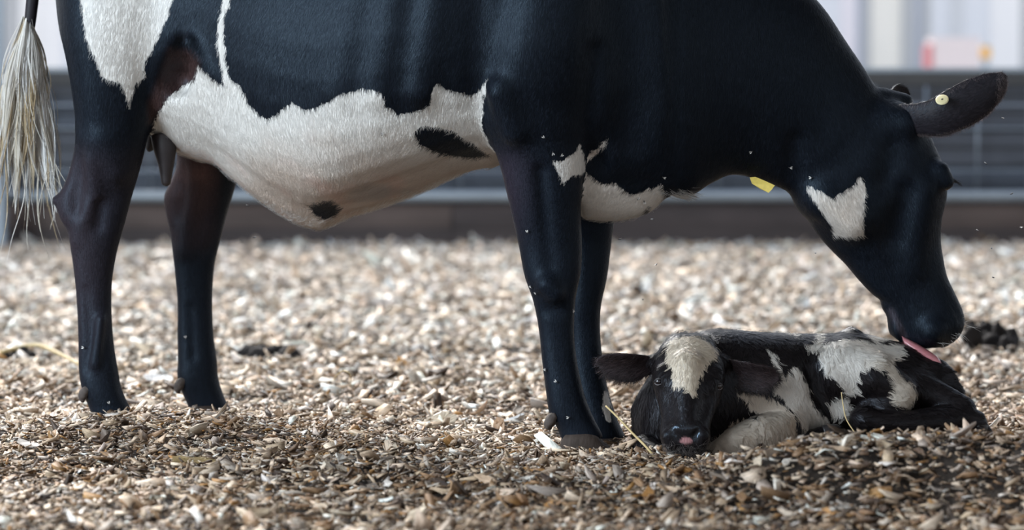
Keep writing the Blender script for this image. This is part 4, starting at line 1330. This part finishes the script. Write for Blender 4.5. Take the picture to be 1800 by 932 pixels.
    C4 = [(1450, 706), (1466, 700), (1486, 696), (1496, 716), (1490, 734), (1466, 733)]
    C5 = [(1289, 677), (1310, 686), (1333, 689), (1368, 705), (1391, 725), (1399, 748), (1397, 772), (1368, 796), (1324, 812), (1281, 816), (1258, 806), (1240, 790), (1250, 774), (1269, 760), (1289, 741), (1310, 735), (1329, 738), (1333, 728), (1317, 716), (1312, 702), (1298, 696)]
    C6 = [(1384, 577), (1396, 580), (1402, 592), (1394, 594), (1386, 586)]
    C7 = [(1517, 588), (1540, 590), (1552, 598), (1530, 602)]
    C8 = [(1217, 798), (1232, 793), (1240, 800), (1234, 812), (1222, 812)]
    S_ = np.max([polysd(u, v, c) for c in (C1, C2, C3, C4, C5, C6, C7, C8)], 0)
    pt = np.where(head, polysd(u, v, BL), np.where(comp == FO, -40, S_))
    pt = np.where((comp == HE) & (v > 700), -40, pt)
    pt = np.clip(pt, -40, 40) + 2.6 * vnoise(V * np.array([1, 1, .5]), 120, 3) + 1.6 * vnoise(V, 240, 5)
    nz = fbm(V, 14, 61, 3)
    wc = np.tile([0.72, 0.68, 0.62], (len(V), 1))
    m = head[:, None] * 0.8
    wc = wc * (1 - m) + np.array([0.70, 0.585, 0.44]) * m
    dirt = smooth(-0.1, 0.45, nz) * smooth(-30, 5, polysd(u, v, C5)) * (~head)
    wc = wc * (1 - 0.75 * dirt[:, None]) + np.array([0.40, 0.285, 0.20]) * 0.75 * dirt[:, None]
    tan = (smooth(-12, 5, polysd(u, v, C5)) * (~head) * 0.6)[:, None]
    wc = wc * (1 - tan) + np.array([0.60, 0.485, 0.37]) * tan
    t2 = (smooth(1500, 1560, u) * smooth(615, 640, v) * 0.6)[:, None]
    wc = wc * (1 - t2) + np.array([0.60, 0.51, 0.40]) * t2
    bc = np.tile([0.0125, 0.0100, 0.0105], (len(V), 1))
    PK = [(1194, 778), (1199, 770), (1204, 768), (1214, 770), (1217, 775), (1214, 780), (1204, 781)]
    pk = smooth(-1, 1.5, polysd(u, v, PK)) * head
    bc = bc * (1 - pk[:, None]) + np.array([0.40, 0.20, 0.20]) * pk[:, None]
    NOSE = [(1178, 760), (1186, 748), (1205, 744), (1226, 748), (1236, 760), (1230, 776), (1205, 783), (1184, 776)]
    nose = smooth(-3, 3, polysd(u, v, NOSE)) * head
    calf = root('calf', tuple(P(1400, 780, .05)), 'newborn black and white calf with wet coat lying curled on the wood chips', 'calf')
    me = mesh_data('body', V, Q, True, M_calfcoat)
    set_attr(me, 'patch', pt); set_attr(me, 'wcol', wc, 'FLOAT_COLOR'); set_attr(me, 'bcol', bc, 'FLOAT_COLOR'); set_attr(me, 'wet', nose)
    link('body', me, calf)

    # wet coat
    def flow(pos, nrm, at, r):
        uu, vv = at['u'], at['v']
        d = np.tile([0.25, 0.0, -0.9], (len(pos), 1))
        d[:, 0] += 0.75 * vnoise(pos, 13.0, 71) + 0.4 * smooth(1440, 1560, uu)
        d[:, 2] += 0.45 * vnoise(pos, 11.0, 73) + 0.45 * smooth(1440, 1560, uu)
        low = smooth(715, 740, vv) * smooth(1480, 1510, uu)
        d[:, 0] += low * 1.0
        h = at['head'][:, None]
        fx = (uu - 1208) / 60.0; fy = (vv - 668) / 70.0
        face = np.stack([0.75 * fx + 0.35 * vnoise(pos, 45.0, 74), -0.2 * np.ones_like(fx), np.where(fy < 0, -0.75 + 0.5 * vnoise(pos, 38, 75), -0.8)], 1)
        d = d * (1 - h) + face * h
        return d + r.normal(0, 0.16, d.shape)

    def hcol(pos, nrm, at, r):
        w = at['pt'] + r.normal(0, 1.4, len(pos)) > 0
        k = r.uniform(0.75, 1.25, len(pos))[:, None] * (1 + 0.25 * vnoise(pos, 130, 77))[:, None]
        return np.where(w[:, None], at['wc'] * (0.75 + 0.25 * k), at['bc'] * k * 1.1)

    vis = smooth(0.5, 0.2, N[:, 1]) * (V[:, 2] > 0.0) * (1 - nose)
    at = dict(pt=pt, wc=wc, bc=bc, head=head.astype(float), u=u, v=v)

    def hlen(pos, nrm, at):
        muzzle = at['head'] * smooth(690, 740, at['v'])
        face = at['head'] * smooth(655, 690, at['v'])
        return 0.019 * (1 - 0.25 * at['head'] - 0.2 * face - 0.3 * muzzle)
    hair('wet_coat', V, Q, at, HAIR_CALF, hlen, 0.00040, flow, M_wet, calf, hcol, vis, lift=0.30, npts=5, curl=0.16, clump=(9000, 0.8), seed=5, jitter=0.09)
    # loose damp tufts along the back and poll
    tv = smooth(0.35, 0.8, N[:, 2]) * smooth(640, 600, v) * np.where(u < 1270, 1.0, 0.15)
    hair('stray_tufts', V, Q, at, 1500, 0.020, 0.00032, lambda p, n, a, r: np.stack([vnoise(p, 50, 3), -0.3 * np.ones(len(p)), vnoise(p, 50, 4)], 1) + r.normal(0, .3, (len(p), 3)), M_wet, calf, hcol, tv, lift=0.9, npts=5, curl=.4, clump=(250, .8), seed=6)
    # chin and lip whiskers
    wv = head * smooth(775, 790, v) * (N[:, 1] < 0)
    hair('whiskers', V, Q, {}, 420, 0.024, 0.00022, lambda p, n, a, r: np.tile([0, -.4, -.6], (len(p), 1)) + r.normal(0, .6, (len(p), 3)), M_wet, calf, lambda p, n, a, r: np.array([.28, .25, .24]) * r.uniform(.2, 1.4, (len(p), 1)), wv, lift=0.9, npts=5, curl=.5, seed=7)

    # eyes
    for uu, vv, w, lab in ((1158, 671, -.192, 0), (1262.5, 679, -.190, 1)):
        c = P(uu, vv, w)
        e = ball(c, .0112, 'eye', M_eye, calf, (.85, .9, .9))
        sx = -1 if lab == 0 else 1
        up, lo = [], []
        for j in range(13):
            a = math.pi * j / 12
            out = .0105 * math.cos(a)
            dep = -.0072 + .0045 * abs(math.cos(a)) ** 2 + .0030 * sx * math.cos(a)
            up.append(c + np.array([out, dep, .0070 * math.sin(a) - .0022 * math.cos(a) * sx]))
            lo.append(c + np.array([out * .92, dep + .0006, -.0072 * math.sin(a) - .0022 * math.cos(a) * sx]))
        V_, F_ = tube(np.array(up), .0018 + .0016 * np.sin(np.linspace(0, np.pi, 13)), 8)
        link('upper_eyelid', mesh_data('upper_eyelid', V_, F_, True, M_lidc), calf)
        V_, F_ = tube(np.array(lo), .0008 + .0007 * np.sin(np.linspace(0, np.pi, 13)), 8)
        link('lower_eyelid', mesh_data('lower_eyelid', V_, F_, True, M_rim), calf)
    # ears
    px = .00136
    A = [P(1150, 640, -.075), P(1134, 641, -.085), P(1110, 643, -.10), P(1080, 640, -.11), P(1062, 636, -.112), P(1050, 634, -.11)]
    Wd = [(14 * px, 14 * px), (18 * px, 18 * px), (24 * px, 27 * px), (22 * px, 25 * px), (15 * px, 17 * px), (4 * px, 5 * px)]
    Ve, Fe = ear(A, Wd, -0.42, 'ear', (0.05, -0.15, 1), thick=.006)
    e1 = link('ear', mesh_data('ear', Ve, Fe, True, M_inner), calf)
    B = [P(1266, 645, -.075), P(1282, 650, -.085), P(1310, 657, -.10), P(1338, 662, -.105), P(1356, 662, -.10), P(1369, 661, -.095)]
    Wd2 = [(18 * px, 18 * px), (21 * px, 22 * px), (22 * px, 29 * px), (21 * px, 25 * px), (15 * px, 17 * px), (4 * px, 5 * px)]
    Ve2, Fe2 = ear(B, Wd2, 0.30, 'ear', (-0.12, -0.1, 1), thick=.006)
    e2 = link('ear', mesh_data('ear', Ve2, Fe2, True, M_inner), calf)
    for (Vx, Fx, sx, sd) in ((Ve, Fe, -1, 21), (Ve2, Fe2, 1, 22)):
        Qx = quadify(Vx, Fx)
        hair('ear_hair', Vx, Qx, {}, 3000, 0.017, 0.00034, lambda p, n, a, r: np.tile([sx * 0.8, -0.2, -0.35], (len(p), 1)) + r.normal(0, .25, (len(p), 3)), M_wet, calf,
             lambda p, n, a, r: np.array([0.034, 0.025, 0.026]) * r.uniform(.3, 2.6, (len(p), 1)), lift=0.35, npts=4, seed=sd)
        m13 = np.tile(np.arange(13), len(Vx) // 13)
        we = (m13 < 2) * 1.0 + (m13 > 11) * 0.2
        hair('ear_fringe', Vx, Qx, {}, 500, 0.019, 0.00028, lambda p, n, a, r: np.tile([sx * 0.35, -0.2, -0.8], (len(p), 1)) + r.normal(0, .3, (len(p), 3)), M_wet, calf,
             lambda p, n, a, r: np.array([0.05, 0.042, 0.042]) * r.uniform(.4, 1.7, (len(p), 1)), we, lift=0.7, npts=4, seed=sd + 5)
    # pale hooves at the far end of the folded hind and fore legs
    for pts, rad in (([(1716, 746, .02), (1730, 757, .02), (1738, 764, .015)], [.022, .017, .007]), ([(1448, 759, -.055), (1464, 754, -.055), (1474, 751, -.05)], [.016, .012, .006])):
        V_, F_ = tube(catmull(np.array([P(*q) for q in pts]), 4), catmull(np.array(rad)[:, None], 4)[:, 0], 12, 1.2)
        link('hoof', mesh_data('hoof', V_, F_, True, M_calfhoof), calf)
    return calf


M_lidc = simple_mat('calf_eyelid', (0.020, 0.018, 0.020), 0.45, 0.3, 80, 0.2)
M_rim = simple_mat('pale_eye_rim', (0.13, 0.12, 0.125), 0.35, 0.2, 80, 0.1)
M_calfhoof = simple_mat('soft_calf_hoof', (0.018, 0.016, 0.017), 0.5, 0.5, 50, 0.3)
HAIR_CALF = 130000
calf = build_calf()


# ------------------------------------------------------------------ straw, twigs, dung, special chips, flies
def ground_at(u, v, raise_=0.0):
    y = CAM[1] + FPX * CAM[2] / (v - 183.0); x = (u - 900) / FPX * (y + 7); z = 0
    for _ in range(8):
        z = float(ground_h(np.array([x]), np.array([y]))[0]) + raise_
        y = CAM[1] + FPX * (CAM[2] - z) / (v - 183.0); x = (u - 900) / FPX * (y + 7)
    return np.array([x, y, z])


def stem(name, pts, r0, r1, mat, label, cat, group=None):
    pp = catmull(np.array([np.asarray(p, float) for p in pts]), 5)
    V, F = tube(pp, np.linspace(r0, r1, len(pp)), 8)
    return tag(link(name, mesh_data(name, V, F, True, mat)), label, cat, group)


M_twig = simple_mat('brown_twig', (0.24, 0.15, 0.08), 0.7, 0.4, 60, 0.5)
stem('straw', [P(1065, 714, -.13), P(1085, 733, -.16), P(1112, 762, -.2), P(1136, 786, -.24), P(1152, 806, -.27)], .0022, .0032, M_straw, 'thick yellow straw leaning on the hoof left of the calf', 'straw')
stem('straw', [P(1479, 690, -.12), P(1482, 712, -.13), P(1488, 738, -.14), P(1505, 764, -.15)], .0012, .0016, M_straw, 'thin pale straw standing against the belly of the calf', 'straw')
stem('straw', [ground_at(-8, 622, .03), ground_at(58, 607, .05), ground_at(100, 622, .05), ground_at(138, 642, .03)], .007, .005, M_straw, 'long bent straw lying at the left behind the hind hoof', 'straw')
stem('twig', [ground_at(520, 812, .02), ground_at(560, 797, .024), ground_at(610, 780, .024), ground_at(668, 760, .022)], .0028, .0018, M_twig, 'long thin brown twig lying aslant between the front and hind legs', 'twig')
stem('twig', [ground_at(640, 728, .016), ground_at(665, 731, .02), ground_at(692, 735, .018)], .0014, .001, M_straw, 'short yellow sliver lying flat beside the large pale splintered chip', 'straw')
# bent grass stalk arching over the chips
stem('stalk', [ground_at(585, 672, .0), P(592, 660, .95), P(604, 652, .93), P(616, 660, .9), ground_at(615, 688, .0)], .0022, .0015, M_straw, 'dry looped stalk arching up from the bedding behind the twig', 'stalk')


def special_chip(u, v, L, W, T, yaw, tilt, roll, col, label, seed, up=0.012, bend=None):
    r = np.random.default_rng(seed)
    n = 22
    # an irregular splintery plate with a ragged outline
    t = np.arange(n) / n * 2 * np.pi
    ex = np.sign(np.cos(t)) * np.abs(np.cos(t)) ** .6 * L / 2 * (1 + r.normal(0, .07, n)); ey = np.sign(np.sin(t)) * np.abs(np.sin(t)) ** .6 * W / 2 * (1 + r.normal(0, .10, n))
    zz = (bend or 0.05) * (ex / (L / 2)) ** 2 * L + r.normal(0, T * .12, n)
    top = np.stack([ex, ey, zz + T / 2], 1); bot = np.stack([ex * .96, ey * .94, zz - T / 2], 1)
    mid = np.stack([ex * .5, ey * .5, (bend or .05) * .25 * (ex / (L / 2)) ** 2 * L + T * .55 + r.normal(0, T * .15, n)], 1)
    V = np.concatenate([mid, top, bot])
    F = [tuple(range(n))] + [(k, n + k, n + (k + 1) % n, (k + 1) % n) for k in range(n)] + [(n + k, 2 * n + k, 2 * n + (k + 1) % n, n + (k + 1) % n) for k in range(n)] + [tuple(range(2 * n, 3 * n))[::-1]]
    m = mesh_data('wood_chip', V, F, False, M_chip1)
    set_attr(m, 'grain', V * np.array([45, 380, 380.0]) + r.uniform(0, 50, (1, 3)), 'FLOAT_VECTOR')
    o = bpy.data.objects.new('wood_chip', m); COL.objects.link(o)
    g = ground_at(u, v, up)
    o.location = g; o.rotation_euler = (roll, tilt, yaw)
    o.color = (*col, 1)
    return tag(o, label, 'wood chip')


special_chip(877, 752, .046, .029, .010, 1.2, -1.35, .2, (.52, .33, .20), 'reddish brown block of wood standing on end left of the front hooves', 1, .026)
special_chip(899, 742, .080, .026, .006, 2.75, .35, .5, (.66, .63, .60), 'pale grey splinter leaning behind the upright reddish block', 2, .022)
special_chip(772, 745, .085, .050, .006, .5, -.28, .75, (.70, .58, .44), 'large flat cream chip with frayed edges left of the front legs', 3, .02)
special_chip(280, 668, .100, .055, .006, .4, .1, .35, (.80, .78, .75), 'bright white flake lying on the bedding between the hind legs', 4, .02)
special_chip(1768, 783, .090, .026, .007, .12, .05, .45, (.68, .58, .48), 'long fibrous pale chip lying right of the calf hind hoof', 5, .016)
special_chip(712, 740, .030, .022, .005, .9, .9, .3, (.46, .32, .19), 'tan square chip tilted up between the pale chip and the twig', 6, .014)
special_chip(1440, 905, .075, .022, .006, 2.9, .1, .5, (.80, .74, .66), 'whitish stick of wood near the lower right foreground', 7, .016)
special_chip(340, 815, .105, .030, .007, .1, .05, .6, (.34, .24, .11), 'long olive brown bark strip lying in front of the hind feet', 8, .014)
special_chip(585, 825, .070, .026, .007, .8, .3, .6, (.78, .68, .54), 'cream splinter propped up over a dark orange chip', 9, .02)
special_chip(622, 835, .052, .030, .006, 1.0, .2, .8, (.30, .15, .045), 'dark orange bark chip below the cream splinter', 10, .008)


def clod(u, v, wx, wy, wz, seed, label):
    r = np.random.default_rng(seed)
    c = ground_at(u, v, 0)
    VV, FF = [], []
    a, b = 22, 13
    for q in range(14):
        V = np.array([(math.sin(math.pi * (i + .5) / b) * math.cos(2 * math.pi * k / a), math.sin(math.pi * (i + .5) / b) * math.sin(2 * math.pi * k / a), math.cos(math.pi * (i + .5) / b)) for i in range(b) for k in range(a)])
        d = 1 + .35 * fbm(V + q * 7, 1.9, seed, 3) + .16 * vnoise(V, 5, seed + q)
        sc_ = np.array([wx, wy, wz]) * r.uniform(.20, .42, 3) * np.array([1, 1, 1.3])
        off = np.array([r.uniform(-.8, .8) * wx, r.uniform(-.8, .8) * wy, r.uniform(.0, .5) * wz])
        if q == 0:
            sc_ = np.array([wx * .6, wy * .6, wz * .6]); off = np.zeros(3)
        n0 = sum(len(x) for x in VV)
        VV.append(V * d[:, None] * sc_ + off + c)
        FF += [tuple(n0 + x for x in f) for f in [(i * a + k, (i + 1) * a + k, (i + 1) * a + (k + 1) % a, i * a + (k + 1) % a) for i in range(b - 1) for k in range(a)] + [tuple(range(a)), tuple(range((b - 1) * a, b * a))[::-1]]]
    return tag(link('dung_pat', mesh_data('dung_pat', np.concatenate(VV), FF, True, M_dung)), label, 'dung')


clod(478, 636, .10, .08, .060, 1, 'dark clump of dung on the bedding right of the far hind leg')
clod(1746, 618, .125, .11, .115, 2, 'dark heap of dung on the bedding behind the muzzle of the cow')
clod(32, 638, .06, .05, .05, 3, 'small dark dung clump beside the long bent straw')
clod(1706, 590, .06, .05, .055, 4, 'small dark dung lump left behind the larger heap')


# flies
def fly_mesh():
    V = []; F = []
    segs = [(-.0052, .0006), (-.0045, .0016), (-.0025, .0022), (-.0005, .0019), (.0002, .0018), (.0015, .0022), (.0030, .0018), (.0036, .0011), (.0042, .0016), (.0052, .0013), (.0057, .0004)]
    for x, r in segs:
        for k in range(8):
            a = 2 * math.pi * k / 8
            V.append((x, r * math.cos(a), r * .85 * math.sin(a)))
    for i in range(len(segs) - 1):
        for k in range(8):
            F.append((i * 8 + k, i * 8 + (k + 1) % 8, (i + 1) * 8 + (k + 1) % 8, (i + 1) * 8 + k))
    F += [tuple(range(8))[::-1], tuple(range(80, 88))]
    return mesh_data('fly', V, F, True, M_fly)


def wing_mesh(sg):
    out = [(.0015, .0006), (-.001, .0030), (-.0045, .0050), (-.0078, .0046), (-.0084, .0030), (-.0060, .0012), (-.002, .0004)]
    V = [(x, sg * y, .0021 + .12 * y) for x, y in out] + [(x, sg * y, .0018 + .12 * y) for x, y in out]
    n = len(out)
    F = [tuple(range(n)), tuple(range(2 * n - 1, n - 1, -1))] + [(k, n + k, n + (k + 1) % n, (k + 1) % n) for k in range(n)]
    return mesh_data('wing', V, F, False, M_wing)


FM, WM = fly_mesh(), (wing_mesh(-1), wing_mesh(1))
_body = [o for o in cow.children if o.name.startswith('body')][0]
_calfbody = [o for o in calf.children if o.name.startswith('body')][0]
from mathutils.bvhtree import BVHTree


def bvh(o):
    m = o.data
    co = np.zeros(len(m.vertices) * 3, np.float32); m.vertices.foreach_get('co', co)
    q = np.zeros(len(m.polygons) * 4, np.int32); m.loops.foreach_get('vertex_index', q)
    return BVHTree.FromPolygons(co.reshape(-1, 3).tolist(), q.reshape(-1, 4).tolist())


def add_fly(loc, rot, label, group, sc=1.0):
    o = bpy.data.objects.new('fly', FM); COL.objects.link(o)
    o.matrix_world = Matrix.Translation(Vector(loc)) @ rot.to_4x4() @ Matrix.Scale(sc, 4)
    tag(o, label, 'fly', group)
    for w in WM:
        c = bpy.data.objects.new('wing', w); COL.objects.link(c); c.parent = o
    return o


_r = np.random.default_rng(9)
_tree = bvh(_body)
ON = [(956, 240, 'above the white patch on the near foreleg'), (971, 268, 'at the left tip of the white foreleg patch'), (985, 273, 'on the white foreleg patch'), (929, 407, 'halfway down the near forearm'),
      (945, 515, 'on the front knee, the paler of two'), (937, 504, 'on the outer edge of the front knee'), (962, 651, 'on the near front shin'), (979, 671, 'just below and right of the one on the front shin'), (960, 695, 'on the left edge of the near front shin'),
      (1000, 733, 'on the near front fetlock'), (1166, 309, 'on the chest above the white brisket'), (1388, 293, 'on the throat below the neck'), (1320, 265, 'on the neck left of the one on the throat'), (1427, 312, 'on the cheek above the pale cheek patch'),
      (192, 709, 'on the near hind pastern'), (149, 611, 'on the near hind shin'), (327, 594, 'on the far hind shin'), (1004, 545, 'below the front knee'), (1120, 348, 'on the white brisket'), (1131, 353, 'on the white brisket, right of another'), (672, 234, 'on the white belly')]
for uu, vv, lab in ON:
    d = Vector(P(uu, vv, 0) - CAM).normalized()
    hit, nrm, idx, dist = _tree.ray_cast(Vector(CAM), d)
    if hit is None:
        continue
    zax = nrm.normalized(); a = _r.uniform(0, 6.28)
    xax = Vector((math.cos(a), 0, math.sin(a))); xax = (xax - zax * xax.dot(zax)).normalized()
    M = Matrix((xax, zax.cross(xax), zax)).transposed()
    add_fly(hit + zax * .006, M, 'fly resting ' + lab, 'flies sitting on the cow', .7)
AIR = [(1733, 288, 'just right of the eye of the cow, the highest but one'), (1778, 341, 'at the right edge level with the pipe rail'), (1716, 405, 'right of the nose bone of the cow, below the pipe rail'), (1797, 400, 'at the far right edge above the bedding'),
       (1743, 436, 'right of the face where boards meet bedding'), (1746, 488, 'over the pale bedding right of the face'), (1763, 208, 'high at the right beneath the ear tip'), (1434, 445, 'left of the jaw over the bedding'), (1130, 527, 'right of the front knees'),
       (1154, 465, 'under the brisket over the far bedding'), (447, 418, 'under the belly near the far hind leg, the lower of two'), (436, 362, 'under the belly near the far hind leg, the upper of two'), (1148, 386, 'just beneath the brisket'), (1089, 421, 'right beside the far foreleg')]
for uu, vv, lab in AIR:
    w = float(_r.uniform(-.15, .15))
    e = Euler((_r.uniform(-.6, .6), _r.uniform(-.5, .5), _r.uniform(0, 6.28))).to_matrix()
    add_fly(Vector(P(uu, vv, w)), e, 'fly in the air ' + lab, 'flies in the air', .7)
